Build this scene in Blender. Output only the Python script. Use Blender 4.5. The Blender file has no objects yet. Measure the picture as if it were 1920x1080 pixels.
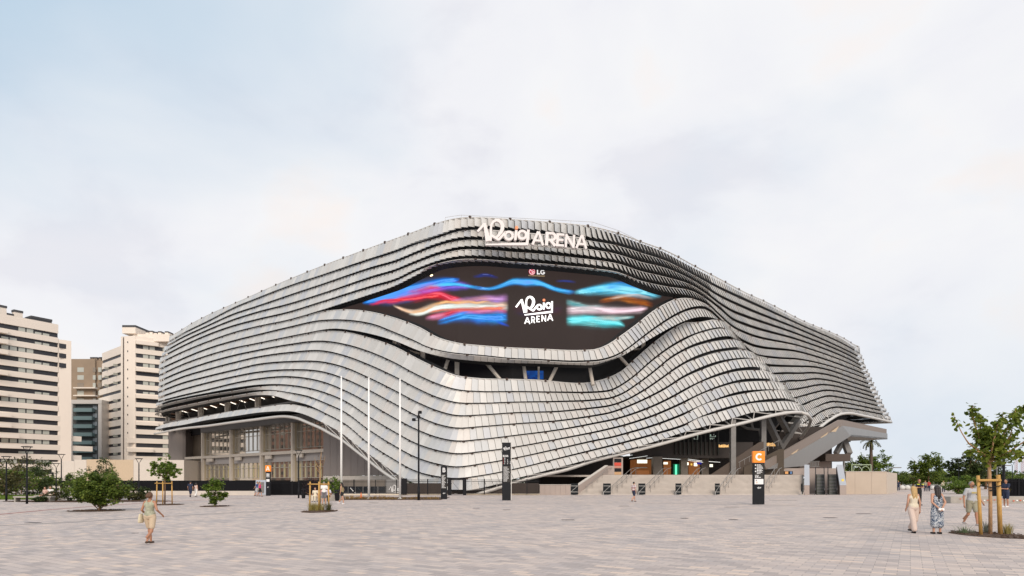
import bpy, math, random
import numpy as np
from mathutils import Vector, Matrix
R = math.radians
S = bpy.context.scene
COL = S.collection
F, HZ, EYE = 1150.0, 900.0, 1.85        # focal length in photo pixels, horizon row, eye height

# ---------------------------------------------------------------- camera, sky, sun, exposure
cd = bpy.data.cameras.new('camera'); cam = bpy.data.objects.new('camera', cd); COL.objects.link(cam)
cam.location = (0, 0, EYE); cam.rotation_euler = (R(90), 0, 0)
cd.sensor_width = 36; cd.lens = F / 1920 * 36; cd.shift_y = (HZ - 540) / 1920; cd.clip_end = 5000; cd.clip_start = 0.1
S.camera = cam
SUN_EL, SUN_AZ = R(34), R(176)          # behind the camera, a little to the left
W = bpy.data.worlds.new('World'); S.world = W; W.use_nodes = True
nt = W.node_tree; nt.nodes.clear()
def nn(t, k, **kw):
    n = t.nodes.new(k)
    for a, b in kw.items(): setattr(n, a, b)
    return n
wo = nn(nt, 'ShaderNodeOutputWorld'); bg = nn(nt, 'ShaderNodeBackground'); bg.inputs[1].default_value = 0.1
sky = nn(nt, 'ShaderNodeTexSky', sky_type='NISHITA', sun_disc=False, sun_elevation=SUN_EL, sun_rotation=SUN_AZ)
sky.air_density = 1.0; sky.dust_density = 2.0
tc = nn(nt, 'ShaderNodeTexCoord'); L = nt.links.new
def wmath(op, a_, b_=None, clamp=False):
    n = nn(nt, 'ShaderNodeMath', operation=op, use_clamp=clamp)
    for k_, v in enumerate((a_, b_)):
        if v is None: continue
        if isinstance(v, (int, float)): n.inputs[k_].default_value = v
        else: L(v, n.inputs[k_])
    return n.outputs[0]
mp = nn(nt, 'ShaderNodeMapping'); mp.inputs['Scale'].default_value = (1.0, 1.0, 1.9); mp.inputs['Location'].default_value = (.35, .2, .1)
nz = nn(nt, 'ShaderNodeTexNoise'); nz.inputs['Scale'].default_value = 2.1; nz.inputs['Detail'].default_value = 5; nz.inputs['Roughness'].default_value = 0.5; nz.inputs['Distortion'].default_value = .3
L(tc.outputs['Generated'], mp.inputs[0]); L(mp.outputs[0], nz.inputs[0])
sp = nn(nt, 'ShaderNodeSeparateXYZ'); L(tc.outputs['Generated'], sp.inputs[0])
# open sky towards the upper left, cloud deck elsewhere, thinner again low on the right
bl_ = wmath('MULTIPLY', wmath('MAXIMUM', wmath('MULTIPLY', sp.outputs[0], -1.0), 0.0), wmath('MAXIMUM', wmath('SUBTRACT', sp.outputs[2], .20), 0.0))
cov = wmath('ADD', wmath('SUBTRACT', 1.05, wmath('MULTIPLY', bl_, 5.6)), wmath('MULTIPLY', wmath('SUBTRACT', nz.outputs[0], .5), 1.7), True)
lowr = wmath('MULTIPLY', wmath('SUBTRACT', .30, sp.outputs[2]), wmath('MAXIMUM', wmath('SUBTRACT', sp.outputs[0], .30), 0.0))
cov = wmath('SUBTRACT', cov, wmath('MULTIPLY', lowr, 4.5), True)
blue = nn(nt, 'ShaderNodeMix', data_type='RGBA'); blue.inputs[0].default_value = .93; L(sky.outputs[0], blue.inputs['A']); blue.inputs['B'].default_value = (5.6, 7.1, 8.5, 1)
nz2 = nn(nt, 'ShaderNodeTexNoise'); nz2.inputs['Scale'].default_value = 3.4; nz2.inputs['Detail'].default_value = 6; nz2.inputs['Distortion'].default_value = .25; nz2.inputs['Roughness'].default_value = 0.52
mp2 = nn(nt, 'ShaderNodeMapping'); mp2.inputs['Location'].default_value = (3.1, 1.7, 0.4); mp2.inputs['Scale'].default_value = (1.0, 1.0, 1.7)
L(tc.outputs['Generated'], mp2.inputs[0]); L(mp2.outputs[0], nz2.inputs[0])
rp2 = nn(nt, 'ShaderNodeValToRGB'); cr = rp2.color_ramp; cr.elements[0].position = 0.36; cr.elements[1].position = 0.66
cr.elements[0].color = (8.3, 8.35, 8.9, 1); cr.elements[1].color = (9.7, 9.1, 8.85, 1)
e_ = cr.elements.new(.44); e_.color = (8.95, 9.0, 9.4, 1); e_ = cr.elements.new(.56); e_.color = (9.3, 9.33, 9.55, 1)
L(nz2.outputs[0], rp2.inputs[0])
mx = nn(nt, 'ShaderNodeMix', data_type='RGBA'); L(cov, mx.inputs[0]); L(blue.outputs['Result'], mx.inputs['A']); L(rp2.outputs[0], mx.inputs['B'])
L(mx.outputs['Result'], bg.inputs[0]); L(bg.outputs[0], wo.inputs[0])
sl = bpy.data.lights.new('sun', 'SUN'); sl.energy = 2.5; sl.angle = R(28); sl.color = (1.0, 0.88, 0.76)
so = bpy.data.objects.new('sun', sl); COL.objects.link(so)
sd = Vector((math.sin(SUN_AZ) * math.cos(SUN_EL), math.cos(SUN_AZ) * math.cos(SUN_EL), math.sin(SUN_EL)))
so.rotation_euler = (-sd).to_track_quat('-Z', 'Y').to_euler(); so.location = (0, -50, 60)
S.view_settings.view_transform = 'Standard'; S.view_settings.look = 'None'; S.view_settings.gamma = 1
S.view_settings.use_curve_mapping = False; S.view_settings.exposure = -0.02
S.cycles.max_bounces = 5; S.cycles.transparent_max_bounces = 12

rng = random.Random(7)
def P(x, y, Z): return Vector(((x - 960) / F * Z, Z, EYE + (HZ - y) / F * Z))
def GZ(y): return EYE * F / (y - HZ)      # distance of a ground point seen at row y
def G(x, y): Z = GZ(y); return Vector(((x - 960) / F * Z, Z, 0))

# ---------------------------------------------------------------- materials
MATS = {}
def mat(name, col, rough=0.6, metal=0.0, var=0.0, vscale=3.0, bump=0.0, bscale=40.0, spec=0.5, emit=None, estr=0.0, stretch=None, alpha=None, trans=0.0):
    if name in MATS: return MATS[name]
    m = bpy.data.materials.new(name); m.use_nodes = True; t = m.node_tree; b = t.nodes['Principled BSDF']
    b.inputs['Base Color'].default_value = (*col, 1); b.inputs['Roughness'].default_value = rough
    b.inputs['Metallic'].default_value = metal; b.inputs['Specular IOR Level'].default_value = spec
    if trans: b.inputs['Transmission Weight'].default_value = trans
    tcn = nn(t, 'ShaderNodeTexCoord'); src = tcn.outputs['Object']
    if stretch:
        q = nn(t, 'ShaderNodeMapping'); q.inputs['Scale'].default_value = stretch; t.links.new(src, q.inputs[0]); src = q.outputs[0]
    if var:
        n = nn(t, 'ShaderNodeTexNoise'); n.inputs['Scale'].default_value = vscale; n.inputs['Detail'].default_value = 5
        t.links.new(src, n.inputs[0])
        r = nn(t, 'ShaderNodeValToRGB'); r.color_ramp.elements[0].position = .3; r.color_ramp.elements[1].position = .7
        r.color_ramp.elements[0].color = (*[c * (1 - var) for c in col], 1); r.color_ramp.elements[1].color = (*[min(1, c * (1 + var)) for c in col], 1)
        t.links.new(n.outputs[0], r.inputs[0]); t.links.new(r.outputs[0], b.inputs['Base Color'])
    if bump:
        n = nn(t, 'ShaderNodeTexNoise'); n.inputs['Scale'].default_value = bscale; n.inputs['Detail'].default_value = 4
        t.links.new(src, n.inputs[0]); u = nn(t, 'ShaderNodeBump'); u.inputs['Strength'].default_value = bump; u.inputs['Distance'].default_value = 0.02
        t.links.new(n.outputs[0], u.inputs['Height']); t.links.new(u.outputs[0], b.inputs['Normal'])
    if emit: b.inputs['Emission Color'].default_value = (*emit, 1); b.inputs['Emission Strength'].default_value = estr
    MATS[name] = m; return m

# ---------------------------------------------------------------- mesh helpers
ORG = {}
class MB:
    def __init__(s): s.v = []; s.f = []; s.m = []; s.c = []
    def add(s, vs, fs, mi=0, col=None):
        k = len(s.v); s.v.extend([tuple(v) for v in vs])
        for f in fs: s.f.append(tuple(k + i for i in f)); s.m.append(mi); s.c.append(col)
    def quad(s, a, b, c, d, mi=0, col=None): s.add([a, b, c, d], [(0, 1, 2, 3)], mi, col)
    def box(s, c, size, rz=0.0, mi=0, tilt=None):
        hx, hy, hz = [q / 2 for q in size]; M = Matrix.Rotation(rz, 3, 'Z')
        if tilt is not None: M = tilt
        vs = [Vector(c) + M @ Vector((x * hx, y * hy, z * hz)) for z in (-1, 1) for x, y in ((-1, -1), (1, -1), (1, 1), (-1, 1))]
        s.add(vs, [(3, 2, 1, 0), (4, 5, 6, 7), (0, 1, 5, 4), (1, 2, 6, 5), (2, 3, 7, 6), (3, 0, 4, 7)], mi)
    def bev(s, c, size, b=0.02, rz=0.0, mi=0):
        hx, hy, hz = [q / 2 for q in size]; M = Matrix.Rotation(rz, 3, 'Z'); b = min(b, hx * .9, hy * .9)
        o = [(-hx + b, -hy), (hx - b, -hy), (hx, -hy + b), (hx, hy - b), (hx - b, hy), (-hx + b, hy), (-hx, hy - b), (-hx, -hy + b)]
        vs = []
        for z, q in ((-hz, 1), (hz - b, 1), (hz, 1 - b / max(hx, hy))):
            for x, y in o: vs.append(Vector(c) + M @ Vector((x * q, y * q, z)))
        fs = [tuple(range(7, -1, -1)), tuple(range(16, 24))]
        for r in range(2):
            for i in range(8): j = (i + 1) % 8; fs.append((r * 8 + i, r * 8 + j, r * 8 + 8 + j, r * 8 + 8 + i))
        s.add(vs, fs, mi)
    def bar(s, a, b, w, h=None, mi=0):
        a, b = Vector(a), Vector(b); d = b - a; h = h or w
        if d.length < 1e-6: return
        q = d.to_track_quat('Y', 'Z').to_matrix()
        s.box((a + b) / 2, (w, d.length, h), tilt=q, mi=mi)
    def tube(s, pts, r, n=8, mi=0, cap=True, col=None):
        pts = [Vector(p) for p in pts]; rs = r if isinstance(r, (list, tuple)) else [r] * len(pts)
        k = len(pts); rings = []; up = Vector((0.13, 0.07, 1)).normalized()
        for i, p in enumerate(pts):
            d = (pts[min(i + 1, k - 1)] - pts[max(i - 1, 0)])
            d = d.normalized() if d.length > 1e-9 else Vector((0, 0, 1))
            if abs(d.dot(up)) > .95: u = d.cross(Vector((1, 0.1, 0)))
            else: u = d.cross(up)
            u.normalize(); w = d.cross(u)
            rings.append([p + (u * math.cos(2 * math.pi * j / n) + w * math.sin(2 * math.pi * j / n)) * rs[i] for j in range(n)])
        vs = [v for q in rings for v in q]; fs = []
        for i in range(k - 1):
            for j in range(n): jj = (j + 1) % n; fs.append((i * n + j, i * n + jj, (i + 1) * n + jj, (i + 1) * n + j))
        if cap: fs += [tuple(range(n - 1, -1, -1)), tuple((k - 1) * n + j for j in range(n))]
        s.add(vs, fs, mi, col)
    def prism(s, poly, d, mi=0):
        """poly: list of 3-D points, d: extrusion vector"""
        n = len(poly); a = [Vector(p) for p in poly]; b = [p + Vector(d) for p in a]
        s.add(a + b, [tuple(range(n)), tuple(range(2 * n - 1, n - 1, -1))] + [(i, i + n, (i + 1) % n + n, (i + 1) % n) for i in range(n)], mi)
    def lathe(s, prof, c=(0, 0, 0), n=16, mi=0):
        vs = [(c[0] + r * math.cos(2 * math.pi * j / n), c[1] + r * math.sin(2 * math.pi * j / n), c[2] + z) for r, z in prof for j in range(n)]
        fs = []
        for i in range(len(prof) - 1):
            for j in range(n): jj = (j + 1) % n; fs.append((i * n + j, i * n + jj, (i + 1) * n + jj, (i + 1) * n + j))
        s.add(vs, fs, mi)
    def build(s, name, mats, parent=None, world=True, smooth=False):
        if not isinstance(mats, (list, tuple)): mats = [mats]
        off = Vector((0, 0, 0))
        if parent is not None and world: off = ORG.get(parent, Vector((0, 0, 0)))
        me = bpy.data.meshes.new(name)
        me.from_pydata([(v[0] - off[0], v[1] - off[1], v[2] - off[2]) for v in s.v], [], s.f)
        for m in mats: me.materials.append(m)
        me.polygons.foreach_set('material_index', s.m)
        if smooth: me.polygons.foreach_set('use_smooth', [True] * len(s.f))
        if any(c is not None for c in s.c):
            at = me.attributes.new('tone', 'FLOAT_COLOR', 'FACE')
            at.data.foreach_set('color', [q for c in s.c for q in ((c[0], c[1], c[2], 1.0) if c else (1, 1, 1, 1))])
        me.update()
        o = bpy.data.objects.new(name, me); COL.objects.link(o)
        if parent is not None: o.parent = parent; ORG[o] = off
        return o

def tag(o, label=None, cat=None, group=None, kind=None):
    if label: o['label'] = label
    if cat: o['category'] = cat
    if group: o['group'] = group
    if kind: o['kind'] = kind
    return o
def thing(name, label, cat, loc=(0, 0, 0), group=None, rz=0.0):
    o = bpy.data.objects.new(name, None); COL.objects.link(o); o.location = loc; o.rotation_euler = (0, 0, rz)
    o.empty_display_size = 0.3; ORG[o] = Vector(loc); tag(o, label, cat, group); return o
def copy_tree(o, loc=None, rz=None, label=None):
    c = o.copy(); COL.objects.link(c)
    if loc is not None: c.location = loc
    if rz is not None: c.rotation_euler = (0, 0, rz)
    if label: c['label'] = label
    for ch in list(o.children):
        d = ch.copy(); COL.objects.link(d); d.parent = c
        for g in list(ch.children): e = g.copy(); COL.objects.link(e); e.parent = d
    return c
def structure(mb, name, m): return tag(mb.build(name, m), kind='structure')

# ---------------------------------------------------------------- common materials
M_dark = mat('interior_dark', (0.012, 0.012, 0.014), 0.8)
M_backing = mat('gap_shade_black', (0.010, 0.010, 0.011), 0.8, var=.3, vscale=.4)
M_rail = mat('rail_pale_steel', (0.62, 0.60, 0.57), 0.45, 0.2)
M_bracket = mat('bracket_brown', (0.07, 0.045, 0.035), 0.7)
M_steel = mat('painted_steel_beige', (0.50, 0.45, 0.39), 0.5, 0.1, var=.06)
M_steelg = mat('grey_steel', (0.20, 0.19, 0.18), 0.5, 0.3, var=.08)
M_black = mat('black_metal', (0.009, 0.009, 0.011), 0.55, 0.0, spec=.2)
M_white = mat('white_paint', (0.86, 0.85, 0.83), 0.4)
M_conc = mat('pale_concrete', (0.50, 0.455, 0.405), 0.85, var=.10, vscale=1.5, bump=.2)
M_glass = mat('dark_glass', (0.02, 0.025, 0.03), 0.05, 0.0, spec=1.0)
M_wood = mat('stake_wood', (0.52, 0.30, 0.085), 0.7, var=.18, vscale=6, stretch=(6, 6, 1), bump=.15)
M_bark = mat('bark', (0.26, 0.15, 0.085), 0.9, var=.25, vscale=8, stretch=(3, 3, 1), bump=.4)
M_bark2 = mat('bark_tan', (0.42, 0.25, 0.13), 0.9, var=.25, vscale=8, stretch=(3, 3, 1), bump=.4)
M_soil = mat('bark_mulch', (0.085, 0.05, 0.032), 0.95, var=.5, vscale=14, bump=.9, bscale=60)
# ================================================================ ground
def ground_mat():
    m = bpy.data.materials.new('plaza_pavers'); m.use_nodes = True; t = m.node_tree; b = t.nodes['Principled BSDF']
    tcn = nn(t, 'ShaderNodeTexCoord'); mpn = nn(t, 'ShaderNodeMapping'); mpn.inputs['Rotation'].default_value = (0, 0, R(33))
    t.links.new(tcn.outputs['Object'], mpn.inputs[0])
    def brick(w, h, c1, c2, mort, off=.5):
        k = nn(t, 'ShaderNodeTexBrick'); k.offset = off; k.squash = 1.0
        k.inputs['Scale'].default_value = 1; k.inputs['Brick Width'].default_value = w; k.inputs['Row Height'].default_value = h
        k.inputs['Mortar Size'].default_value = mort; k.inputs['Mortar Smooth'].default_value = .3
        k.inputs['Color1'].default_value = (*c1, 1); k.inputs['Color2'].default_value = (*c2, 1); k.inputs['Mortar'].default_value = (.20, .185, .175, 1)
        k.inputs['Bias'].default_value = 0
        t.links.new(mpn.outputs[0], k.inputs[0]); return k
    k = brick(.44, .235, (0, 0, 0), (1, 1, 1), .0065)
    k2 = brick(.88, .235, (0, 0, 0), (1, 1, 1), .0)
    k.inputs['Mortar'].default_value = (.5, .5, .5, 1)
    r = nn(t, 'ShaderNodeValToRGB'); r.color_ramp.interpolation = 'CONSTANT'
    els = [(0, (0.4001, 0.3547, 0.3381)), (0.16, (0.4698, 0.4083, 0.3804)), (0.34, (0.5395, 0.4686, 0.4291)), (0.52, (0.5116, 0.4451, 0.4129)), (0.68, (0.4593, 0.4083, 0.3902)), (0.82, (0.5744, 0.4954, 0.4454)), (0.93, (0.6302, 0.5222, 0.4454))]
    r.color_ramp.elements[0].color = (*els[0][1], 1); r.color_ramp.elements[1].position = els[1][0]; r.color_ramp.elements[1].color = (*els[1][1], 1)
    for p, c in els[2:]: e = r.color_ramp.elements.new(p); e.color = (*c, 1)
    t.links.new(k.outputs['Color'], r.inputs[0])
    n = nn(t, 'ShaderNodeTexNoise'); n.inputs['Scale'].default_value = .35; n.inputs['Detail'].default_value = 6; t.links.new(tcn.outputs['Object'], n.inputs[0])
    rr = nn(t, 'ShaderNodeValToRGB'); rr.color_ramp.elements[0].position = .3; rr.color_ramp.elements[1].position = .72
    rr.color_ramp.elements[0].color = (.88, .885, .905, 1); rr.color_ramp.elements[1].color = (1.08, 1.03, .99, 1)
    t.links.new(n.outputs[0], rr.inputs[0])
    mu = nn(t, 'ShaderNodeMix', data_type='RGBA', blend_type='MULTIPLY'); mu.inputs[0].default_value = 1
    t.links.new(r.outputs[0], mu.inputs['A']); t.links.new(rr.outputs[0], mu.inputs['B'])
    n4 = nn(t, 'ShaderNodeTexNoise'); n4.inputs['Scale'].default_value = 1.7; n4.inputs['Detail'].default_value = 8; n4.inputs['Roughness'].default_value = .68; t.links.new(tcn.outputs['Object'], n4.inputs[0])
    r4 = nn(t, 'ShaderNodeValToRGB'); r4.color_ramp.elements[0].position = .28; r4.color_ramp.elements[1].position = .42; r4.color_ramp.elements[0].color = (.80, .79, .78, 1); r4.color_ramp.elements[1].color = (1, 1, 1, 1); t.links.new(n4.outputs[0], r4.inputs[0])
    n3 = nn(t, 'ShaderNodeTexNoise'); n3.inputs['Scale'].default_value = 26; n3.inputs['Detail'].default_value = 5; t.links.new(tcn.outputs['Object'], n3.inputs[0])
    r3 = nn(t, 'ShaderNodeValToRGB'); r3.color_ramp.elements[0].position = .25; r3.color_ramp.elements[1].position = .75
    r3.color_ramp.elements[0].color = (.93, .93, .93, 1); r3.color_ramp.elements[1].color = (1.06, 1.06, 1.06, 1); t.links.new(n3.outputs[0], r3.inputs[0])
    mu2 = nn(t, 'ShaderNodeMix', data_type='RGBA', blend_type='MULTIPLY'); mu2.inputs[0].default_value = 1
    t.links.new(mu.outputs['Result'], mu2.inputs['A']); t.links.new(r3.outputs[0], mu2.inputs['B'])
    mu3 = nn(t, 'ShaderNodeMix', data_type='RGBA', blend_type='MULTIPLY'); mu3.inputs[0].default_value = 1
    t.links.new(mu2.outputs['Result'], mu3.inputs['A']); t.links.new(r4.outputs[0], mu3.inputs['B']); mu2 = mu3
    mo = nn(t, 'ShaderNodeMix', data_type='RGBA'); mo.inputs['B'].default_value = (.22, .20, .19, 1)
    t.links.new(k.outputs['Fac'], mo.inputs[0]); t.links.new(mu2.outputs['Result'], mo.inputs['A'])
    t.links.new(mo.outputs['Result'], b.inputs['Base Color']); b.inputs['Roughness'].default_value = .8
    bp = nn(t, 'ShaderNodeBump'); bp.invert = True; bp.inputs['Strength'].default_value = .5; bp.inputs['Distance'].default_value = .004
    t.links.new(k.outputs['Fac'], bp.inputs['Height']); t.links.new(bp.outputs[0], b.inputs['Normal'])
    return m
g = MB(); g.quad((-2500, -300, -.02), (2500, -300, -.02), (2500, 3500, -.02), (-2500, 3500, -.02))
structure(g, 'ground', mat('far_ground', (0.16, 0.15, 0.12), .95, var=.3, vscale=.02))
g = MB(); g.quad((-160, -8, 0), (190, -8, 0), (190, 175, 0), (-160, 175, 0)); structure(g, 'plaza_paving', ground_mat())
# drainage slots and inlay lines (thin sheets above the pavers)
def strip(mb, pts, w, z):
    pts = [Vector((p.x, p.y, z)) for p in pts]
    for a, b in zip(pts, pts[1:]):
        d = (b - a).normalized(); n_ = Vector((-d.y, d.x, 0)) * w / 2
        mb.quad(a - n_, b - n_, b + n_, a + n_)
g = MB(); strip(g, [G(x, y) for x, y in ((-60, 988), (60, 983), (190, 976), (300, 969), (400, 963.5), (560, 955), (700, 949.5), (900, 944.5), (1080, 943.2), (1240, 943.6), (1400, 946.5), (1560, 950), (1700, 953), (1920, 957))], .20, .004)
tag(structure(g, 'drainage_channel', mat('slot_drain', (.16, .15, .145), .8)))
g = MB(); strip(g, [G(x, y) for x, y in ((-80, 973), (0, 964.5), (90, 956), (160, 950.5), (260, 944), (340, 939.5), (420, 936), (480, 934))], .42, .004)
structure(g, 'red_paving_line', mat('red_paver', (.34, .17, .15), .85, var=.15, vscale=5))
M_grate = mat('grate_metal', (.10, .09, .085), .6, .4)
for i, (x, y, w) in enumerate(((1065, 975, 24), (1170, 949, 18), (1372, 951, 26), (1557, 971, 22), (1620, 963.5, 26), (1455, 938, 24), (1480, 938, 26), (700, 943, 18), (950, 956, 14), (62, 980.5, 22), (1283, 972, 12), (1375, 974.5, 14), (893, 953, 12))):
    Z = GZ(y); wm = w / F * Z
    g = MB(); g.box((0, 0, .004), (wm, .32, .012))
    for j in range(9): g.box((-wm / 2 + wm * (j + .5) / 9, 0, .012), (.02, .26, .006))
    o = g.build('drain_grate', M_grate); o.location = G(x, y)
    pl = ['near the slot line left of the orange topped sign', 'below the man in the striped shirt', 'just left of the foot of the sign lettered C', 'in front of the two women walking', 'beside the woman in the pale trousers',
          'in front of the stairs right of the orange sign', 'in front of the stairs nearer the escalators', 'in front of the tall white flagpoles', 'behind the slot line below the tall black totem', 'at the left edge on the slot line',
          'small, in the middle of the plaza right of centre', 'small, below the sign lettered C', 'small, between the lettered B sign and the slot line'][i]
    tag(o, 'dark drain grate ' + pl, 'drain grate', 'drain grates in the paving')

# ================================================================ arena : the louvred shell
ARENA = thing('arena', 'huge sports arena wrapped in wavy rows of silvery metal scales with a big screen', 'arena', (0, 90, 0))
ROW = [
 [(319.5,637.6),(340,625.5),(390,600.6),(440,575),(480,558.7),(540,535.6),(600,515.7),(700,482),(740,469),(780,453),(820,440.5),(860,427.5),(910,424),(960,427),(1010,431),(1060,437),(1110,445),(1160,454.5),(1200,467),(1250,484),(1300,510.5),(1350,537),(1400,560),(1500,606.5),(1600,654),(1611,661)],
 [(316.5,645),(340,632),(390,608.7),(440,586.5),(480,573.5),(540,553),(600,533),(700,499),(740,487.6),(780,471),(820,455.5),(860,445),(910,443.5),(960,447),(1010,450),(1060,455.5),(1110,461),(1160,470.6),(1200,484),(1250,497.5),(1300,521),(1350,552),(1400,575),(1500,616),(1600,662),(1615,670)],
 [(310,656.7),(340,640),(390,617),(440,597),(480,584.5),(540,569),(600,550.5),(700,516.5),(740,504.5),(780,488),(820,472.7),(860,462.5),(910,461.5),(960,465),(1010,468.5),(1060,474),(1110,480),(1160,488),(1200,501.5),(1250,514),(1300,531),(1325,547),(1350,566),(1375,581),(1400,590.5),(1500,626),(1600,669),(1618.5,679.6)],
 [(306,666),(340,648.5),(390,626),(440,608.5),(480,598),(540,584),(600,565.5),(700,534),(740,522.6),(780,503.5),(820,488.6),(860,480),(910,479.5),(960,483),(1010,486.5),(1060,491),(1110,496),(1160,504),(1200,519.5),(1250,531.4),(1300,541.5),(1325,556),(1350,575),(1375,596),(1400,606),(1500,636),(1600,676),(1622,688)],
 [(302,678),(340,659.5),(390,639),(440,621.7),(480,611.5),(540,599),(600,581.7),(640,569),(700,549.6),(740,535.5),(780,515.6),(820,497.5),(860,491.5),(910,490),(960,493.7),(1010,497),(1060,501.5),(1110,506.5),(1160,513.5),(1200,530),(1250,547.6),(1300,556),(1325,566),(1350,588.5),(1375,610),(1400,622),(1500,647),(1600,683.5),(1625.7,696)],
 [(300.4,690),(340,672),(390,652),(440,637),(480,627),(540,612.6),(600,600),(646,599),(669,601),(700,607),(739,622),(774,636.5),(800,649),(835,658.5),(862,662),(904,665.4),(960,671),(1000,672.5),(1095,675.5),(1128.5,672.7),(1160,662),(1177,651.5),(1201,633),(1225,615),(1249,598.5),(1273,584.5),(1300,575),(1320,574),(1335,582),(1350,596),(1370,617),(1385,631),(1400,639.5),(1500,658),(1600,691.5),(1629.6,704)],
 [(301,701),(340,683),(390,665),(440,651),(480,643),(540,630.5),(570,624.5),(629,616),(663,619.6),(697.5,626.5),(743,640),(789,658.5),(819,666.6),(846,672),(881,675.7),(960,680.5),(1008,681.6),(1080,684),(1114,684),(1143,675.6),(1165,668),(1189,654),(1213,639),(1237,625),(1261,612),(1285,601),(1305,595),(1330,594.5),(1350,601),(1370,617),(1385,634),(1400,650),(1414,661),(1450,668),(1500,672),(1550,683),(1600,699.5),(1633.6,712.5)],
 [(300,712),(340,695),(390,678),(440,664.5),(480,656),(540,645),(607,638.6),(647,644.6),(689,657),(734,676),(784,702.5),(820,718.5),(854,729),(900,733),(960,733),(1060,734),(1100,734),(1127,732.6),(1145,730),(1165,720),(1189,703),(1215,680),(1237,662),(1261,645.5),(1285,632),(1302,625),(1320,619),(1340,614.5),(1352,613.5),(1365,619),(1375,627),'F',(1435,681.6),(1450,683),(1500,685),(1525,686),(1550,691),(1600,708),(1637,721)],
 [(300,723),(340,706),(390,691),(440,678),(480,668.6),(540,660),(607,657),(647,666),(689,681.7),(734,702),(784,728),(820,744),(854,753.4),(900,755),(960,753),(1060,751),(1100,749.5),(1127,747),(1140,745.5),(1165,737),(1198,715.7),(1232.6,689),(1256,669.4),(1283.5,653),(1302,644.5),(1329,636.4),(1352,631),(1369,630.6),(1382,637),'F',(1446,699),(1470,697.5),(1500,698),(1525,697.2),(1545,699.5),(1600,716),(1640.7,729)],
 [(298.7,733),(340,717.4),(390,704),(440,692),(480,682.5),(540,676.8),(607,678),(647,688),(689,706),(734,728),(784,754),(820,769),(854,777.7),(900,777),(960,773),(1060,769),(1100,764.5),(1127,761.5),(1140,759.5),(1170,750),(1205,731),(1240.7,707),(1270,686),(1300,669.5),(1320,661.7),(1340,656),(1362,652.4),(1385,651),(1400,656),'F',(1461,715),(1480,712),(1500,712),(1530,708.5),(1560,712.5),(1600,724),(1644.7,738)],
 [(299,743),(340,729.5),(390,716),(440,704.5),(480,697),(540,692),(607,696.5),(647,709.4),(689,729),(734,753),(784,779.6),(820,794),(854,801.3),(900,799),(960,794),(1060,786),(1100,780),(1127,775.5),(1140,773),(1175,761),(1210,745.5),(1249,725),(1280,705),(1320,686),(1345,677.5),(1375.5,672),(1405,671),(1423,677),'F',(1477.5,730),(1500,726.5),(1546,719.5),(1565,722),(1600,731.5),(1648.6,746)],
 [(299,751),(340,740.5),(390,729),(440,717),(480,709.6),(540,705),(607,715.5),(647,731.4),(689,753.4),(734,779.6),(784,805.5),(820,819),(854,825.6),(900,823),(960,816),(1060,802.5),(1127,789.5),(1140,787),(1180,776),(1220,761),(1257,743.5),(1285,728),(1320,711),(1350,699),(1389,689.5),(1425,689),(1444,697),'F',(1492.6,744),(1510,739),(1530,733.5),(1546,730.3),(1565,731.3),(1600,739.5),(1652.8,754)],
 [(295,760),(310,753),(340,746),(390,736),(440,727),(480,721.5),(540,721),(580,727),(607,734.5),(647,751),(689,778.4),(734,805.5),(784,832),(820,843.5),(854,849.5),(900,846),(960,838),(1060,819.5),(1127,806),(1140,803),(1180,792.5),(1220,779),(1264,760.4),(1290,748),(1320,734),(1360,719),(1389,711.5),(1430,709.5),(1448,711),(1462,717),'F',(1502,758),(1530,747),(1553,740.7),(1574,743.3),(1600,748.5),(1656.7,762)],
 [(292.3,768),(310,762),(340,755),(390,744.6),(440,737),(480,731.5),(510,731),(540,735),(580,743),(607,753.5),(647,772),(689,803),(734,831.7),(784,858),(820,869),(854,874.3),(900,869),(960,858.8),(1060,837),(1127,822),(1140,819.5),(1180,809),(1230,794),(1272,778),(1320,757),(1350,745),(1389,733.5),(1420,730.5),(1449.6,730),(1470,732),(1481,737),'F',(1514,771),(1537,758.6),(1558,751.6),(1580,753),(1600,757),(1661,770)],
 [(293,777.5),(310,772),(340,766),(390,756),(440,747),(480,741),(510,741.5),(540,749.5),(580,760),(607,772.7),(647,794),(689,828.7),(734,857.6),(784,884),(820,892.5),(854,896),(900,891),(960,879.6),(1060,855),(1127,838.5),(1180,825),(1230,811),(1280,795.6),(1320,778),(1350,767),(1412.6,752),(1450,747.5),(1473,747),(1492,753),'F',(1490,805),(1505,793.5),(1523,780.5),(1546,767),(1565,762),(1590,764),(1665,777.5)],
 [(294,805),(310,801.5),(340,797),(390,787),(440,780),(480,774),(520,771),(545,771),(565,775),(590,785),(610,794.7),(639,811),(681,844),(704,860),(734,882),(760,898),(790,910),(830,918),(885,918),(920,911),(960,899),(1010,886),(1060,873),(1127,855),(1160,846.5),(1200,836),(1240,824),(1280,811),(1340,794),(1380,782),(1412.6,773),(1450,769.5),(1482,768),(1500,770),(1511,774),'F',(1484,832),(1500,815),(1534.7,792),(1558,777),(1576,773),(1600,776),(1669,785.5)],
]
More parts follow.
